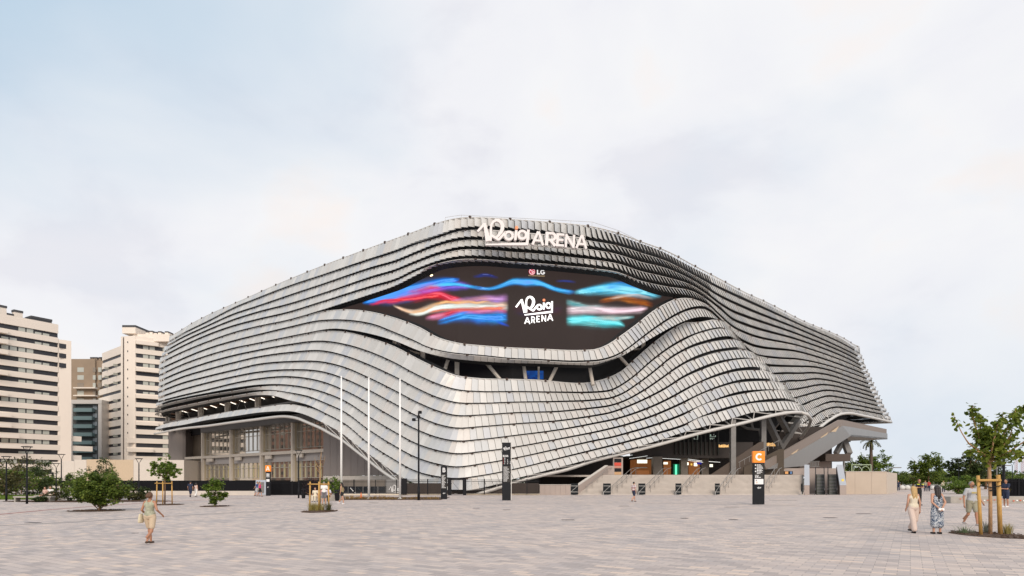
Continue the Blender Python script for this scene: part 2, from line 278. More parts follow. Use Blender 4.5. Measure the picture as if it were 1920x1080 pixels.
TOP = {0: [(321,630),(340,619),(350,612.5),(390,591),(440,569),(540,525),(600,500.7),(700,463),(780,434),(820,419),(850,411),(870,408.5),(900,408.5),(960,412),(1010,415.5),(1060,419.5),(1110,425.5),(1160,438),(1200,452.7),(1250,471),(1300,497.5),(1350,523.6),(1400,550),(1440,568),(1500,599),(1600,645.5),(1606,650)],
 5: [(606,584),(647,581),(697.5,586),(739,596.7),(789,616),(819,633),(858,644),(904,649),(960,653),(1008,655),(1095,657.5),(1116.5,656),(1140.5,646.7),(1165,630),(1193.5,609),(1225,584),(1249,569.6),(1268,561)],
 7: [(606,620.7),(647,623),(688,633),(739,650.5),(787,675.7),(823.5,693),(855.6,705),(892,710),(960,712),(1000,713),(1116.5,716),(1140.5,709),(1165,697),(1189,675.5),(1215,652.7),(1237,634.6),(1261,617.8),(1285,605.7),(1297,602)],
 13: [(292.3,764.5),(310,758),(340,750.5),(390,741),(440,733),(480,726.5),(510,724),(540,723.5)],
 14: [(293,774.5),(310,768.5),(340,762),(390,751.5),(440,742.5),(480,736),(510,733.5),(540,737)],
 15: [(294,801),(310,795),(340,789),(390,780),(440,770.5),(486,765),(532.6,758.8),(549,758.8),(570,763)]}
def spline(pts, step=2.0):
    p = np.array(pts, float); n = len(p); out = []
    d = np.hypot(*np.diff(p[:, :2], axis=0).T)
    m = np.zeros_like(p)
    for i in range(n):
        if i == 0: m[i] = (p[1] - p[0]) / d[0]
        elif i == n - 1: m[i] = (p[-1] - p[-2]) / d[-1]
        else: a, b = (p[i] - p[i-1]) / d[i-1], (p[i+1] - p[i]) / d[i]; m[i] = (a * d[i] + b * d[i-1]) / (d[i] + d[i-1])
    for i in range(n - 1):
        k = max(2, int(d[i] / step)); t = np.linspace(0, 1, k, endpoint=False)[:, None]; h = d[i]
        out.append((2*t**3-3*t**2+1)*p[i] + (t**3-2*t**2+t)*h*m[i] + (-2*t**3+3*t**2)*p[i+1] + (t**3-t**2)*h*m[i+1])
    out.append(p[-1:]); return np.vstack(out)
def smax(vals, s=1.6):
    v = np.array(vals); mx_ = v.max(0); return mx_ + s * np.log(np.exp((v - mx_) / s).sum(0))
def offC(k): return 0.1 * k if k <= 4 else (1.0 if k <= 6 else 1.6 + (k - 7) * 0.45)
def zmain(u, k, d=0.0):
    oL, oC, oR = 0.2 * k + d, offC(k) + d, 0.42 * k + d
    return smax([(57.5 - oL) / (0.752 + 0.658 * np.minimum(u, .6)), (84.4 - oC) / (0.9925 - 0.122 * u), (52.1 - oR) / (0.709 - 0.705 * np.clip(u, -1, .63))])
def zlobe(u, k, uF, d=0.0):
    ZF = 105.0 - (k - 7) * 1.1
    oL, oC = 0.2 * k + d, offC(k) + d
    uA = .02; ZA = (84.4 - oC) / (0.9925 - 0.122 * uA) - 1.0
    XA, XF = uA * ZA, uF * ZF; sl_ = (ZF - d - ZA) / (XF - XA)
    Zl = (ZA - sl_ * XA) / (1 - sl_ * u)
    s = np.clip((u - (uF - .035)) / .035, 0, .999); Zl = Zl + 3.5 * (1 - np.sqrt(1 - s * s))
    return smax([(57.5 - oL) / (0.752 + 0.658 * u), (84.4 - oC) / (0.9925 - 0.122 * u), Zl], 1.2)
def lift(x, y, Z): return np.stack([(x - 960) / F * Z, Z, EYE + (HZ - y) / F * Z], 1)
def gapf(k, x):
    if k <= 4: return np.interp(x, [300, 600, 800, 960, 1200, 1300, 1400, 1500, 1600], [3.8, 3.6, 6.4, 8.2, 7.4, 5.8, 6.6, 4.4, 3.4])
    return np.interp(x, [300, 440, 600, 800, 960, 1060, 1300, 1400, 1500, 1600], [3.8, 3.4, 3.1, 3.2, 3.2, 3.9, 5.8, 6.4, 4.2, 3.4])
LN = []   # 2-D image line of each row for the top of the next one
for r_ in ROW:
    if 'F' in r_: i = r_.index('F'); LN.append((spline(r_[:i]), spline(r_[i+1:])))
    else: LN.append((spline(r_), None))
def lobe_uF(k):
    r_ = ROW[k]; return (r_[r_.index('F') - 1][0] - 960) / F
def horiz_normal(p3):
    t = np.gradient(p3, axis=0); n_ = np.stack([t[:, 1], -t[:, 0], np.zeros(len(t))], 1)
    n_ /= np.maximum(np.linalg.norm(n_, axis=1, keepdims=True), 1e-9); return n_, t / np.maximum(np.linalg.norm(t, axis=1, keepdims=True), 1e-9)
def bez(a, b, c, d, n=40):
    t = np.linspace(0, 1, n + 1)[1:-1, None]; return (1-t)**3*a + 3*(1-t)**2*t*b + 3*(1-t)*t*t*c + t**3*d
def row3d(k):
    s1, s3 = LN[k]; x1, y1 = s1[:, 0], s1[:, 1]; u1 = (x1 - 960) / F
    lob = s3 is not None
    def zf(u, d): return zlobe(u, k, lobe_uF(k), d) if lob else zmain(u, k, d)
    # top line of segment 1
    if k == 0: ty = np.interp(x1, *zip(*[(a, b) for a, b in spline(TOP[0])]))
    else:
        p1, p3 = LN[k-1]; ty = np.interp(x1, p1[:, 0], p1[:, 1]) + gapf(k, x1)
        if k in TOP:
            q = spline(TOP[k]); a, b = q[0, 0], q[-1, 0]; e = np.interp(x1, q[:, 0], q[:, 1]); msk = (x1 >= a) & (x1 <= b)
            if k >= 13: msk = x1 <= b
            ty = np.where(msk, e, ty)
            for (lo, hi) in ((a - 25, a), (b, b + 25)):      # soft hand-over to the row above
                if k >= 13 and hi == a: continue
                w = np.clip((x1 - lo) / (hi - lo), 0, 1); w = w if hi == a else 1 - w
                ee = e if hi == a else e
                mm = (x1 > lo) & (x1 < hi)
                base = np.interp(x1, p1[:, 0], p1[:, 1]) + gapf(k, x1)
                edge = q[0, 1] + (x1 - a) * 0 if hi == a else q[-1, 1]
                dlt = (q[0, 1] - np.interp(a, p1[:, 0], p1[:, 1])) if hi == a else (q[-1, 1] - np.interp(b, p1[:, 0], p1[:, 1]))
                ty = np.where(mm, np.interp(x1, p1[:, 0], p1[:, 1]) + gapf(k, x1) * (1 - w) + dlt * w, ty)
    Z0 = zf(u1, 0.0); h = (y1 - ty) / F * Z0
    thin = np.zeros_like(x1)
    if k == 4: thin = np.interp(x1, [760, 830, 1150, 1230], [0, 1, 1, 0])
    if k == 3: thin = np.interp(x1, [800, 880, 1100, 1200], [0, .3, .3, 0])
    if k == 6: thin = np.interp(x1, [760, 850, 1130, 1240], [0, 1, 1, 0])
    if k in (13, 14): thin = np.interp(x1, [440, 540], [1, 0])
    dB = -thin * (.55 if k == 6 else .95); dT = -(1 - thin) * 0.62
    ZB = np.array([zf(u1[i:i+1], dB[i])[0] for i in range(len(u1))]); ZT = np.array([zf(u1[i:i+1], dT[i])[0] for i in range(len(u1))])
    B1, T1 = lift(x1, y1, ZB), lift(x1, ty, ZT)
    if lob:
        n_, t_ = horiz_normal(B1); up = np.cross(n_, t_); up *= np.sign(up[:, 2:3])
        T1b = B1 + up * 1.30 - n_ * 0.62
        w = np.clip((x1 - 1285) / 40, 0, 1)[:, None]; T1 = T1 * (1 - w) + T1b * w
        # right facade segment
        x3, y3 = s3[:, 0], s3[:, 1]; u3 = (x3 - 960) / F
        Z3 = zmain(u3, k); B3 = lift(x3, y3, Z3)
        n3, t3 = horiz_normal(B3); up3 = np.cross(n3, t3); up3 *= np.sign(up3[:, 2:3])
        T3b = B3 + up3 * 1.1 - n3 * 0.62
        pp = LN[k-1][1] if LN[k-1][1] is not None else LN[k-1][0]
        ty3 = np.interp(x3, pp[:, 0], pp[:, 1]) + gapf(k, x3); T3 = lift(x3, ty3, zmain(u3, k, -.62))
        lo = 1525 if k >= 13 else pp[0, 0]; w = np.clip((x3 - lo) / 15, 0, 1)[:, None]; T3 = T3b * (1 - w) + T3 * w
        # return between fold and facade
        a, d = B1[-1], B3[0]; ray = np.array([u1[-1], 1, 0]); ray /= np.linalg.norm(ray)
        f3 = t3[0] if k < 14 else np.array([.705, .709, 0]); L_ = np.linalg.norm(d - a)
        Bm = bez(a, a + ray * L_ * .45 + np.array([-.5, 0, 0]), d - f3 * L_ * .28 + np.array([-1.5, 0, 0]), d)
        q = np.array([a, *Bm, d]); nm, tm = horiz_normal(q); nm, tm = nm[1:-1], tm[1:-1]
        upm = np.cross(nm, tm); upm *= np.sign(upm[:, 2:3])
        Tm = Bm + upm * 1.3 - nm * 0.5
        B, T = np.vstack([B1, Bm, B3]), np.vstack([T1, Tm, T3])
    else: B, T = B1, T1
    # carry the row round the left and right corners of the building
    def corner(E, dirs, rad, sgn, n=14, straight=14):
        out = []; p = E.copy(); ang = math.atan2(dirs[1], dirs[0]); st = rad * R(96) / n
        for i in range(n): ang += sgn * R(96) / n; p = p + np.array([math.cos(ang), math.sin(ang), 0]) * st; out.append(p.copy())
        for i in range(straight): p = p + np.array([math.cos(ang), math.sin(ang), 0]) * 1.5; out.append(p.copy())
        return np.array(out)
    Lc = corner(B[0], (-.752, .658), 6.0, -1); Lt = corner(T[0], (-.752, .658), 5.6, -1)
    Rc = corner(B[-1], (.705, .709), 9.0, 1); Rt = corner(T[-1], (.705, .709), 8.6, 1)
    B = np.vstack([Lc[::-1], B, Rc]); T = np.vstack([Lt[::-1], T, Rt])
    return B, T
def arclen(p): return np.concatenate([[0], np.cumsum(np.linalg.norm(np.diff(p, axis=0), axis=1))])
def panel_mat():
    m = bpy.data.materials.new('anodised_scale'); m.use_nodes = True; t = m.node_tree; b = t.nodes['Principled BSDF']
    a = nn(t, 'ShaderNodeAttribute', attribute_name='tone'); tcn = nn(t, 'ShaderNodeTexCoord'); q = nn(t, 'ShaderNodeMapping'); q.inputs['Scale'].default_value = (1.6, 1.6, .25); n = nn(t, 'ShaderNodeTexNoise'); n.inputs['Scale'].default_value = 1.4; n.inputs['Detail'].default_value = 7
    t.links.new(tcn.outputs['Object'], q.inputs[0]); t.links.new(q.outputs[0], n.inputs[0]); r = nn(t, 'ShaderNodeValToRGB'); r.color_ramp.elements[0].position = .3; r.color_ramp.elements[1].position = .62; r.color_ramp.elements[0].color = (.955, .95, .945, 1); r.color_ramp.elements[1].color = (1.01, 1.01, 1.01, 1); t.links.new(n.outputs[0], r.inputs[0])
    mu = nn(t, 'ShaderNodeMix', data_type='RGBA', blend_type='MULTIPLY'); mu.inputs[0].default_value = 1; t.links.new(a.outputs['Color'], mu.inputs['A']); t.links.new(r.outputs[0], mu.inputs['B']); t.links.new(mu.outputs['Result'], b.inputs['Base Color'])
    b.inputs['Metallic'].default_value = .16; b.inputs['Roughness'].default_value = .45
    return m
M_panel = panel_mat()
ROWS3 = []
prng = random.Random(3)
tones = [(0.535, 0.524, 0.502), (0.549, 0.538, 0.518), (0.514, 0.507, 0.489), (0.571, 0.557, 0.530), (0.526, 0.511, 0.485), (0.481, 0.488, 0.489), (0.471, 0.479, 0.495), (0.604, 0.589, 0.563), (0.549, 0.520, 0.489)]
CH = np.array([math.sin(i * 12.9898) * 43758.5453 % 1 for i in range(2000)])
NR = len(ROW)
lin = MB()
for k in range(NR):
    B, T = row3d(k); ROWS3.append((B, T))
    s = arclen(B); Wd = 0.93; N = int(s[-1] / Wd)
    si = np.linspace(0, N * Wd, N + 1)
    Bi = np.stack([np.interp(si, s, B[:, j]) for j in range(3)], 1)
    ii = np.interp(si, s, np.arange(len(B)))
    n_, t_ = horiz_normal(Bi)
    Ti = np.zeros_like(Bi); last = 0.0
    for i in range(N + 1):
        c = ii[i]
        if c < 30 or c > len(B) - 31:
            Ti[i] = [np.interp(c, np.arange(len(T)), T[:, j]) for j in range(3)]; last = c - 3; continue
        lo, hi = max(last, c - 14), c + 14
        jj = np.linspace(max(lo, 0), min(hi, len(T) - 1), 60); q = np.stack([np.interp(jj, np.arange(len(T)), T[:, j]) for j in range(3)], 1)
        dd = (q - Bi[i]); along = np.abs(dd @ t_[i]) + 0.05 * np.linalg.norm(dd, axis=1)
        b_ = int(np.argmin(along)); last = jj[b_]; Ti[i] = q[b_]
    # smooth top correspondence
    for _ in range(2): Ti[1:-1] = Ti[1:-1] * .5 + (Ti[:-2] + Ti[2:]) * .25
    mb = MB()
    for i in range(N):
        nv, tv = n_[i], t_[i]
        xi = 960 + F * Bi[i][0] / Bi[i][1]; right = (xi > 1330) and (nv[0] > .55)
        gp = (0.055 if right else 0.016) * tv; yw = (0.06 if right else float(np.interp(xi, [500, 700, 900, 1250, 1400], [.11, .14, .25, .20, .12] if k <= 4 else [.11, .09, .06, .075, .09]))) + 0.02 * (prng.random() - .5)
        jit = (prng.random() - .5) * 0.03
        bl = Bi[i] + gp + nv * (yw + jit); br = Bi[i+1] - gp - nv * (yw - jit)
        tl = Ti[i] + gp + nv * yw * .75; tr = Ti[i+1] - gp - nv * yw * .75
        th = nv * 0.05
        c1 = CH[int((i + k * .55) // 2.2 + 40 * 1) % 2000]  # diagonal runs of tone imitate reflections, put into the panel colours
        if prng.random() < .55: tn = tones[prng.randrange(9)]
        else: tn = tones[int(c1 * 9)]
        f_ = .97 + .06 * prng.random(); tn = (tn[0] * f_, tn[1] * f_, tn[2] * f_)
        vs = [bl, br, tr, tl, bl - th, br - th, tr - th, tl - th]
        mb.add(vs, [(0, 1, 2, 3), (7, 6, 5, 4), (0, 4, 5, 1), (1, 5, 6, 2), (2, 6, 7, 3), (3, 7, 4, 0)], 0, tn)
    ro = mb.build('louvre_row', M_panel, ARENA)
    # rail along the top of the row
    n2, t2 = horiz_normal(T); pr = T + n2 * -.02 + np.array([0, 0, .03])
    rb = MB(); step = 6; idx = list(range(0, len(pr), step))
    rb.tube([Vector(pr[i]) for i in idx], .045 if k not in (0, 5, 7) else .09, 5, cap=True)
    sT = arclen(pr)
    for q in np.arange(4, sT[-1], 5.6):
        c = Vector([float(np.interp(q, sT, pr[:, j])) for j in range(3)]); rb.box(c + Vector((0, 0, .02)), (.3, .3, .34 if k in (0, 5, 7) else .16), .8, 1)
    rb.build('rail', [M_rail, M_bracket], ro)
    # near-black backing behind the row, its colour holds the shade of the gaps
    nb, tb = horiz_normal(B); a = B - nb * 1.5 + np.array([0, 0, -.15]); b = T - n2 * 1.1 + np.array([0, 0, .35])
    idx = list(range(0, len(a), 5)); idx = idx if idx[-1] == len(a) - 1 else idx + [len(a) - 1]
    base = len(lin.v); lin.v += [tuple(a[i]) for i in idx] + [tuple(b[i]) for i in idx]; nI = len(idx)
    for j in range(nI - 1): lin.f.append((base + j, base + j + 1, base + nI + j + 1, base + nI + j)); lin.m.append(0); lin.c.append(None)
lin.build('gap_backing', M_backing, ARENA)
# ---------------------------------------------------------------- plan of the building inside the shell
def plan_pt(u, oL, oC=None, oR=None):
    oC = oL if oC is None else oC; oR = oL if oR is None else oR
    Z = max((57.5 - oL) / (0.752 + 0.658 * min(u, .6)), (84.4 - oC) / (0.9925 - 0.122 * u), (52.1 - oR) / (0.709 - 0.705 * min(u, .63)))
    return Vector((u * Z, Z, 0))
def XU(x): return (x - 960) / F
nL, dL = Vector((-.658, -.752, 0)), Vector((-.752, .658, 0)); nR, dR = Vector((.705, -.709, 0)), Vector((.705, .709, 0))
cor = [plan_pt(XU(x), -6.5) for x in (345, 600, 830, 960, 1100, 1300, 1595)]
bk = [cor[-1] + Vector((-60, 62, 0)), cor[0] + Vector((55, 62, 0))]
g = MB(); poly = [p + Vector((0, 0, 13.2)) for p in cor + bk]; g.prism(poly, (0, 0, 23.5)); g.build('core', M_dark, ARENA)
g = MB(); rf = [plan_pt(XU(x), -1.6) for x in (330, 600, 830, 900, 960, 1030, 1100, 1300, 1600)]
g.prism([p + Vector((0, 0, 36.9)) for p in rf + bk], (0, 0, .35)); g.build('unseen_roof', mat('roof_membrane', (.35, .35, .34), .9, var=.1), ARENA)  # out of view, added for its shadow over the interior
g = MB(); e = [plan_pt(XU(x), -.9) for x in (835, 865, 900, 940, 985, 1030, 1070, 1110, 1160, 1210)]
g.tube([p + Vector((0, 0, 38.6)) for p in e], .03, 4); [g.tube([p + Vector((0, 0, 36.9)), p + Vector((0, 0, 38.6))], .025, 4) for p in e]
g.build('roof_railing', M_rail, ARENA)
# ---------------------------------------------------------------- screen with its moving-light picture
def vnoise(x, y, s=0):
    xi, yi = np.floor(x).astype(int), np.floor(y).astype(int); fx, fy = x - xi, y - yi
    def h(a, b): v = np.sin(a * 127.1 + b * 311.7 + s * 74.7) * 43758.5453; return v - np.floor(v)
    fx, fy = fx*fx*(3-2*fx), fy*fy*(3-2*fy)
    return (h(xi, yi)*(1-fx) + h(xi+1, yi)*fx)*(1-fy) + (h(xi, yi+1)*(1-fx) + h(xi+1, yi+1)*fx)*fy
def fbm(x, y, s=0): return sum(vnoise(x * 2**o, y * 2**o, s + o) * .5**(o+1) for o in range(4))
NX, NY = 400, 130
xs = np.linspace(622, 1262, NX); tt_ = np.linspace(0, 1, NY)
l4 = LN[4][0]; q5 = spline(TOP[5]); y0_ = np.interp(xs, l4[:, 0], l4[:, 1]) - 5; y1_ = np.interp(xs, q5[:, 0], q5[:, 1]) + 5
gx = np.tile(xs, (NY, 1)); gy = y0_[None] + (y1_ - y0_)[None] * tt_[:, None]
colr = np.zeros((NY, NX, 3)); base = np.array([.045, .031, .028])
colr += base * (0.9 + .25 * fbm(gx / 60, gy / 60, 5)[..., None])
def band(pts, w, c1, c2, inten, sd, streak=1.0, x0=None, x1=None, soft=14):
    p = np.array(pts, float); q_ = spline(pts, 3); cy = np.interp(gx, q_[:, 0], q_[:, 1]); ww = np.interp(gx, p[:, 0], p[:, 2]) * w
    warp = (fbm(gx / 38, gy / 22, sd) - .45) * 12 * streak
    d = (gy - cy + warp) / ww; a = np.exp(-np.abs(d) ** 2.4 * 1.2)
    fil = fbm(gx / 70 + gy * .03, (gy - cy) / 4.0, sd + 3); a *= (.25 + 1.7 * fil ** 1.4 + .7 * np.clip(1 - np.abs(vnoise(gx / 80 + gy * .03, (gy - cy) / 5.5, sd + 7) - .5) * 9, 0, 1)) if streak else 1
    a *= np.clip((gx - p[0, 0]) / soft, 0, 1) * np.clip((p[-1, 0] - gx) / soft, 0, 1)
    if x1 is not None: a *= np.clip((x1 - gx) / 5, 0, 1)
    if x0 is not None: a *= np.clip((gx - x0) / 5, 0, 1)
    t = np.clip(fbm(gx / 30, (gy - cy) / 9, sd + 9) * 1.6 - .3, 0, 1)[..., None]
    A_ = np.clip(a * inten, 0, 1.15)[..., None]; cc = np.array(c1) * (1 - t) + np.array(c2) * t
    colr[...] = colr * (1 - np.clip(A_, 0, 1)) + cc * A_ + np.clip(A_ - .8, 0, 1) * .3
BL, CY, RD, WH, PK, OR, AQ = (.01, .12, .95), (.0, .42, 1.0), (.75, .0, .03), (.85, .82, .72), (.95, .35, .6), (.8, .28, .03), (.04, .75, .85)
band([(678, 567, 2), (700, 562, 5), (730, 555, 9), (765, 547, 11), (800, 538, 9), (830, 529, 6), (862, 523, 2)], 1.25, (.0, .36, 1.0), (.0, .22, 1.0), 1.5, 1, .3)
band([(780, 549, 3), (820, 541, 6), (850, 535, 7), (885, 536, 4)], 1.1, (.16, .12, .9), (.35, .12, .75), 1.1, 31, .6)
band([(790, 540, 4), (850, 532, 4), (880, 537, 3), (920, 540, 3), (945, 533, 4), (960, 528, 6), (985, 529, 7), (1010, 530, 5), (1040, 541, 4), (1065, 547, 4), (1080, 548, 3)], .85, (.0, .50, 1.0), (.05, .30, .95), 1.35, 2, .25)
band([(1075, 549, 3), (1110, 544, 6), (1150, 541, 9), (1190, 545, 9), (1220, 550, 7), (1240, 556, 3)], 1.1, (.02, .55, .95), (.3, .85, .95), 1.2, 3, .4)
band([(1130, 539, 3), (1160, 535, 6), (1200, 540, 4), (1225, 546, 3)], 1, BL, CY, .9, 22, .5)
band([(690, 569, 2), (740, 563, 5), (780, 555, 9), (820, 549, 9), (860, 565, 6), (890, 578, 3)], 1.2, RD, (.95, .05, .12), .95, 4, 1.4)
band([(735, 572, 2), (775, 585, 4), (800, 578, 6), (850, 572, 5), (900, 570, 5), (955, 572, 5)], 1.1, WH, (.9, .5, .3), .95, 6, .6, x1=954)
band([(765, 589, 2), (785, 588, 4), (810, 579, 6), (860, 575, 6), (955, 577, 5)], 1.0, (.85, 1, .95), WH, .9, 7, .3, x1=954)
band([(840, 566, 2), (870, 562, 5), (910, 559, 6), (955, 561, 6)], 1.1, (.5, .25, .8), (.8, .35, .4), .8, 8, .8, x1=955)
band([(795, 596, 3), (820, 592, 5), (860, 582, 5), (900, 583, 5), (955, 583, 4)], 1.1, RD, PK, 1.0, 9, .8, x1=952)
band([(818, 605, 2), (835, 600, 5), (870, 593, 8), (910, 595, 8), (955, 594, 9)], 1.1, (.02, .22, 1.0), CY, 1.15, 10, .9, x1=953)
band([(925, 600, 3), (955, 611, 2)], 1, BL, BL, .8, 11, 0)
band([(1058, 567, 6), (1090, 573, 6), (1130, 576, 4)], .9, AQ, WH, .6, 12, .6, x0=1058)
band([(1058, 581, 8), (1100, 580, 7), (1150, 582, 7), (1200, 580, 6), (1215, 578, 3)], 1, (.95, .6, .7), (.9, .82, .85), 1.0, 13, .4, x0=1059)
band([(1058, 600, 8), (1090, 600, 8), (1130, 604, 8), (1160, 607, 6), (1172, 612, 3)], 1.1, AQ, (.3, .9, .9), 1.1, 14, .6, x0=1059)
band([(1100, 596, 3), (1150, 597, 5), (1190, 594, 3)], 1, WH, AQ, .6, 15, .6)
band([(1120, 565, 3), (1160, 560, 4), (1200, 566, 5), (1225, 572, 3)], 1.2, OR, (.35, .06, .01), .7, 16, 1.0)
band([(1140, 557, 2), (1180, 553, 3), (1225, 562, 2)], 1, (.8, .5, .4), WH, .45, 17, .8)
band([(885, 517, 2), (910, 516, 3), (935, 521, 2)], 1, (.02, .03, .25), (.02, .05, .3), .8, 18, .6)
band([(1040, 526, 2), (1060, 526, 2), (1080, 528, 2)], 1, BL, BL, .35, 19, .4)
band([(958, 578, 10), (1000, 582, 12), (1058, 580, 10)], 1, (.10, .02, .03), (.03, .03, .12), .35, 20, .6)
band([(800, 584, 2), (840, 580, 3), (900, 578, 3), (950, 577, 3)], .9, (.85, .10, .04), (.95, .3, .12), 1.0, 41, .8, x1=952)
band([(745, 574, 2), (775, 583, 3), (810, 573, 4), (860, 568, 4), (920, 566, 3)], .8, (.95, .42, .10), (.9, .6, .35), .8, 42, 1.2)
band([(700, 566, 2), (760, 561, 3), (830, 553, 4)], .9, (.95, .02, .03), (.7, .0, .05), 1.0, 43, 1.0)
colr = np.clip(colr, 0, 1.1)
sc_pts = np.array([[plan_pt(XU(x), -3.0) for x in xs]])[0]
def scr_pt(x, y, out=0.0):
    p = plan_pt(XU(x), -3.0 + out); return Vector((p.x, p.y, EYE + (HZ - y) / F * p.y))
g = MB()
P0 = [[tuple(scr_pt(gx[j, i], gy[j, i])) for i in range(NX)] for j in range(NY)]
for r in P0: g.v += r
for j in range(NY - 1):
    for i in range(NX - 1):
        a = j * NX + i; g.f.append((a + NX, a + NX + 1, a + 1, a)); g.m.append(0); g.c.append(tuple(colr[j, i]))
m = bpy.data.materials.new('led_screen'); m.use_nodes = True; t = m.node_tree; b = t.nodes['Principled BSDF']
a = nn(t, 'ShaderNodeAttribute', attribute_name='tone'); t.links.new(a.outputs['Color'], b.inputs['Emission Color']); b.inputs['Emission Strength'].default_value = .95
b.inputs['Base Color'].default_value = (.01, .01, .01, 1); b.inputs['Roughness'].default_value = .9; b.inputs['Specular IOR Level'].default_value = .1
SCR = g.build('led_screen', m, ARENA)
# ---------------------------------------------------------------- lettering: strokes in a unit frame, placed on any plane
def thick(pts, w):
    """flat ribbon polygons along a 2-D polyline, w may vary"""
    out = []; n = len(pts); ws = w if isinstance(w, (list, tuple)) else [w] * n
    L_, R_ = [], []
    for i, p in enumerate(pts):
        a = Vector(pts[max(i-1, 0)]); b = Vector(pts[min(i+1, n-1)]); d = (b - a).normalized(); q = Vector((-d.y, d.x)) * ws[i] / 2
        L_.append(Vector(p) + q); R_.append(Vector(p) - q)
    for i in range(n - 1): out.append([L_[i], L_[i+1], R_[i+1], R_[i]])
    return out
def ring(cx, cy, r, w, n=22, a0=0, a1=360, sx=1.0):
    return thick([(cx + sx * r * math.cos(R(a0 + (a1-a0)*i/n)), cy + r * math.sin(R(a0 + (a1-a0)*i/n))) for i in range(n + 1)], w)
LET = {'A': lambda: thick([(.05, 0), (.48, 1)], .2) + thick([(.95, 0), (.52, 1)], .2) + thick([(.24, .33), (.76, .33)], .15),
 'R': lambda: thick([(.14, 0), (.14, 1)], .2) + thick([(.1, .91), (.45, .91)], .17) + thick([(.1, .42), (.45, .42)], .17) + ring(.45, .665, .245, .18, 10, -90, 90) + thick([(.36, .45), (.72, 0)], .2),
 'E': lambda: thick([(.14, 0), (.14, 1)], .2) + thick([(.1, .91), (.68, .91)], .17) + thick([(.1, .5), (.62, .5)], .16) + thick([(.1, .09), (.68, .09)], .17),
 'N': lambda: thick([(.14, 0), (.14, 1)], .2) + thick([(.86, 0), (.86, 1)], .2) + thick([(.12, .96), (.88, .04)], .2),
 'L': lambda: thick([(.14, 0), (.14, 1)], .24) + thick([(.1, .11), (.7, .11)], .22),
 'G': lambda: ring(.5, .5, .40, .22, 18, 45, 345) + thick([(.55, .45), (.95, .45)], .17),
 'C': lambda: ring(.5, .5, .38, .24, 20, 42, 318), 
 'B': lambda: thick([(.16, 0), (.16, 1)], .22) + thick([(.1, .91), (.45, .91)], .18) + thick([(.1, .52), (.5, .52)], .17) + thick([(.1, .09), (.5, .09)], .18) + ring(.45, .715, .195, .19, 10, -90, 90) + ring(.5, .305, .215, .2, 10, -90, 90)}
# the script word: traced strokes, y up, unit = photo pixels of the small logo (x 0..70, y 0..36 from underline)
def script_word():
    s = []
    s += thick([(0, 14), (10.7, 28.2)], [3.4, 3.2]); s += thick([(10.2, 28.9), (17.6, 4.6)], [4.0, 6.6])
    s += thick([(19.4, 5), (19.2, 25), (20.3, 30), (23, 33), (26.3, 34), (29.6, 32.8), (32.4, 29.6), (33.2, 25), (32, 19.5), (29.6, 15.6), (27.2, 12.6)], [3.5, 3.5, 3.6, 3.8, 4.2, 5.0, 5.6, 5.8, 5.4, 4.6, 3.2])
    s += thick([(20.6, 15.2), (32.6, 8.6)], 3.7); s += thick([(31.8, 8.2), (40.6, 19.0)], 3.6)
    s += ring(43.9, 15.6, 4.3, 3.5); s += thick([(52.0, 11.4), (52.6, 24.3)], 3.6)
    s += ring(61.1, 19.2, 4.5, 3.4); s += thick([(67.6, 6.6), (67.9, 27.4)], 3.4); s += thick([(16, .4), (68.9, 8.0)], [2.4, 3.8])
    dot = [[Vector((52.6 + 2.5 * math.cos(R(a)), 28.9 + 2.5 * math.sin(R(a)))) for a in range(0, 360, 24)]]
    return s, dot
def put(polys, o, ux, uy, d, mb, mi=0):
    """polys in 2-D, origin o, axes ux, uy (already scaled), extrusion d"""
    for k_, q in enumerate(polys):
        e = Vector(d).normalized() * .0007 * (k_ % 7)
        mb.prism([o + ux * p[0] + uy * p[1] + e for p in q], Vector(d), mi)
M_logo = mat('logo_white_led', (.9, .9, .9), .5, emit=(1, 1, 1), estr=.7); M_dot = mat('logo_orange', (.95, .30, .14), .5, emit=(.95, .22, .1), estr=.35)
def plane_frame(xa, xb, yb, out, Zfun):
    return
c0, c1_ = scr_pt(968, 607, .12), scr_pt(1038, 601, .12); px = (c1_ - c0).length / 70.3
ux = (Vector((c1_.x - c0.x, c1_.y - c0.y, 0)).normalized()) * px; uy = Vector((0, 0, px)); fwd = Vector((ux.y, -ux.x, 0)).normalized() * .05
o = scr_pt(967.3, 590.4, .12); s_, dt = script_word()
g = MB(); put([[Vector((p[0], p[1] + p[0] * .0)) for p in q] for q in s_], o, ux * .995, uy * 1.0, fwd, g); put(dt, o, ux * .995, uy, fwd, g, 1)
xw = 983.3
for ch, w in (('A', 11.2), ('R', 8.8), ('E', 8.6), ('N', 10.2), ('A', 11.4)):
    wd = w * {'A': .98, 'R': 1.15, 'E': 1.2, 'N': .95}[ch]
    oo = scr_pt(xw, 607.3 - (xw - 983) * .14, .12); put([[Vector(p) for p in q] for q in LET[ch]()], oo, ux * wd * .96, uy * 12.0, fwd, g); xw += w + 1.0
g.build('screen_logo', [M_logo, M_dot], SCR)
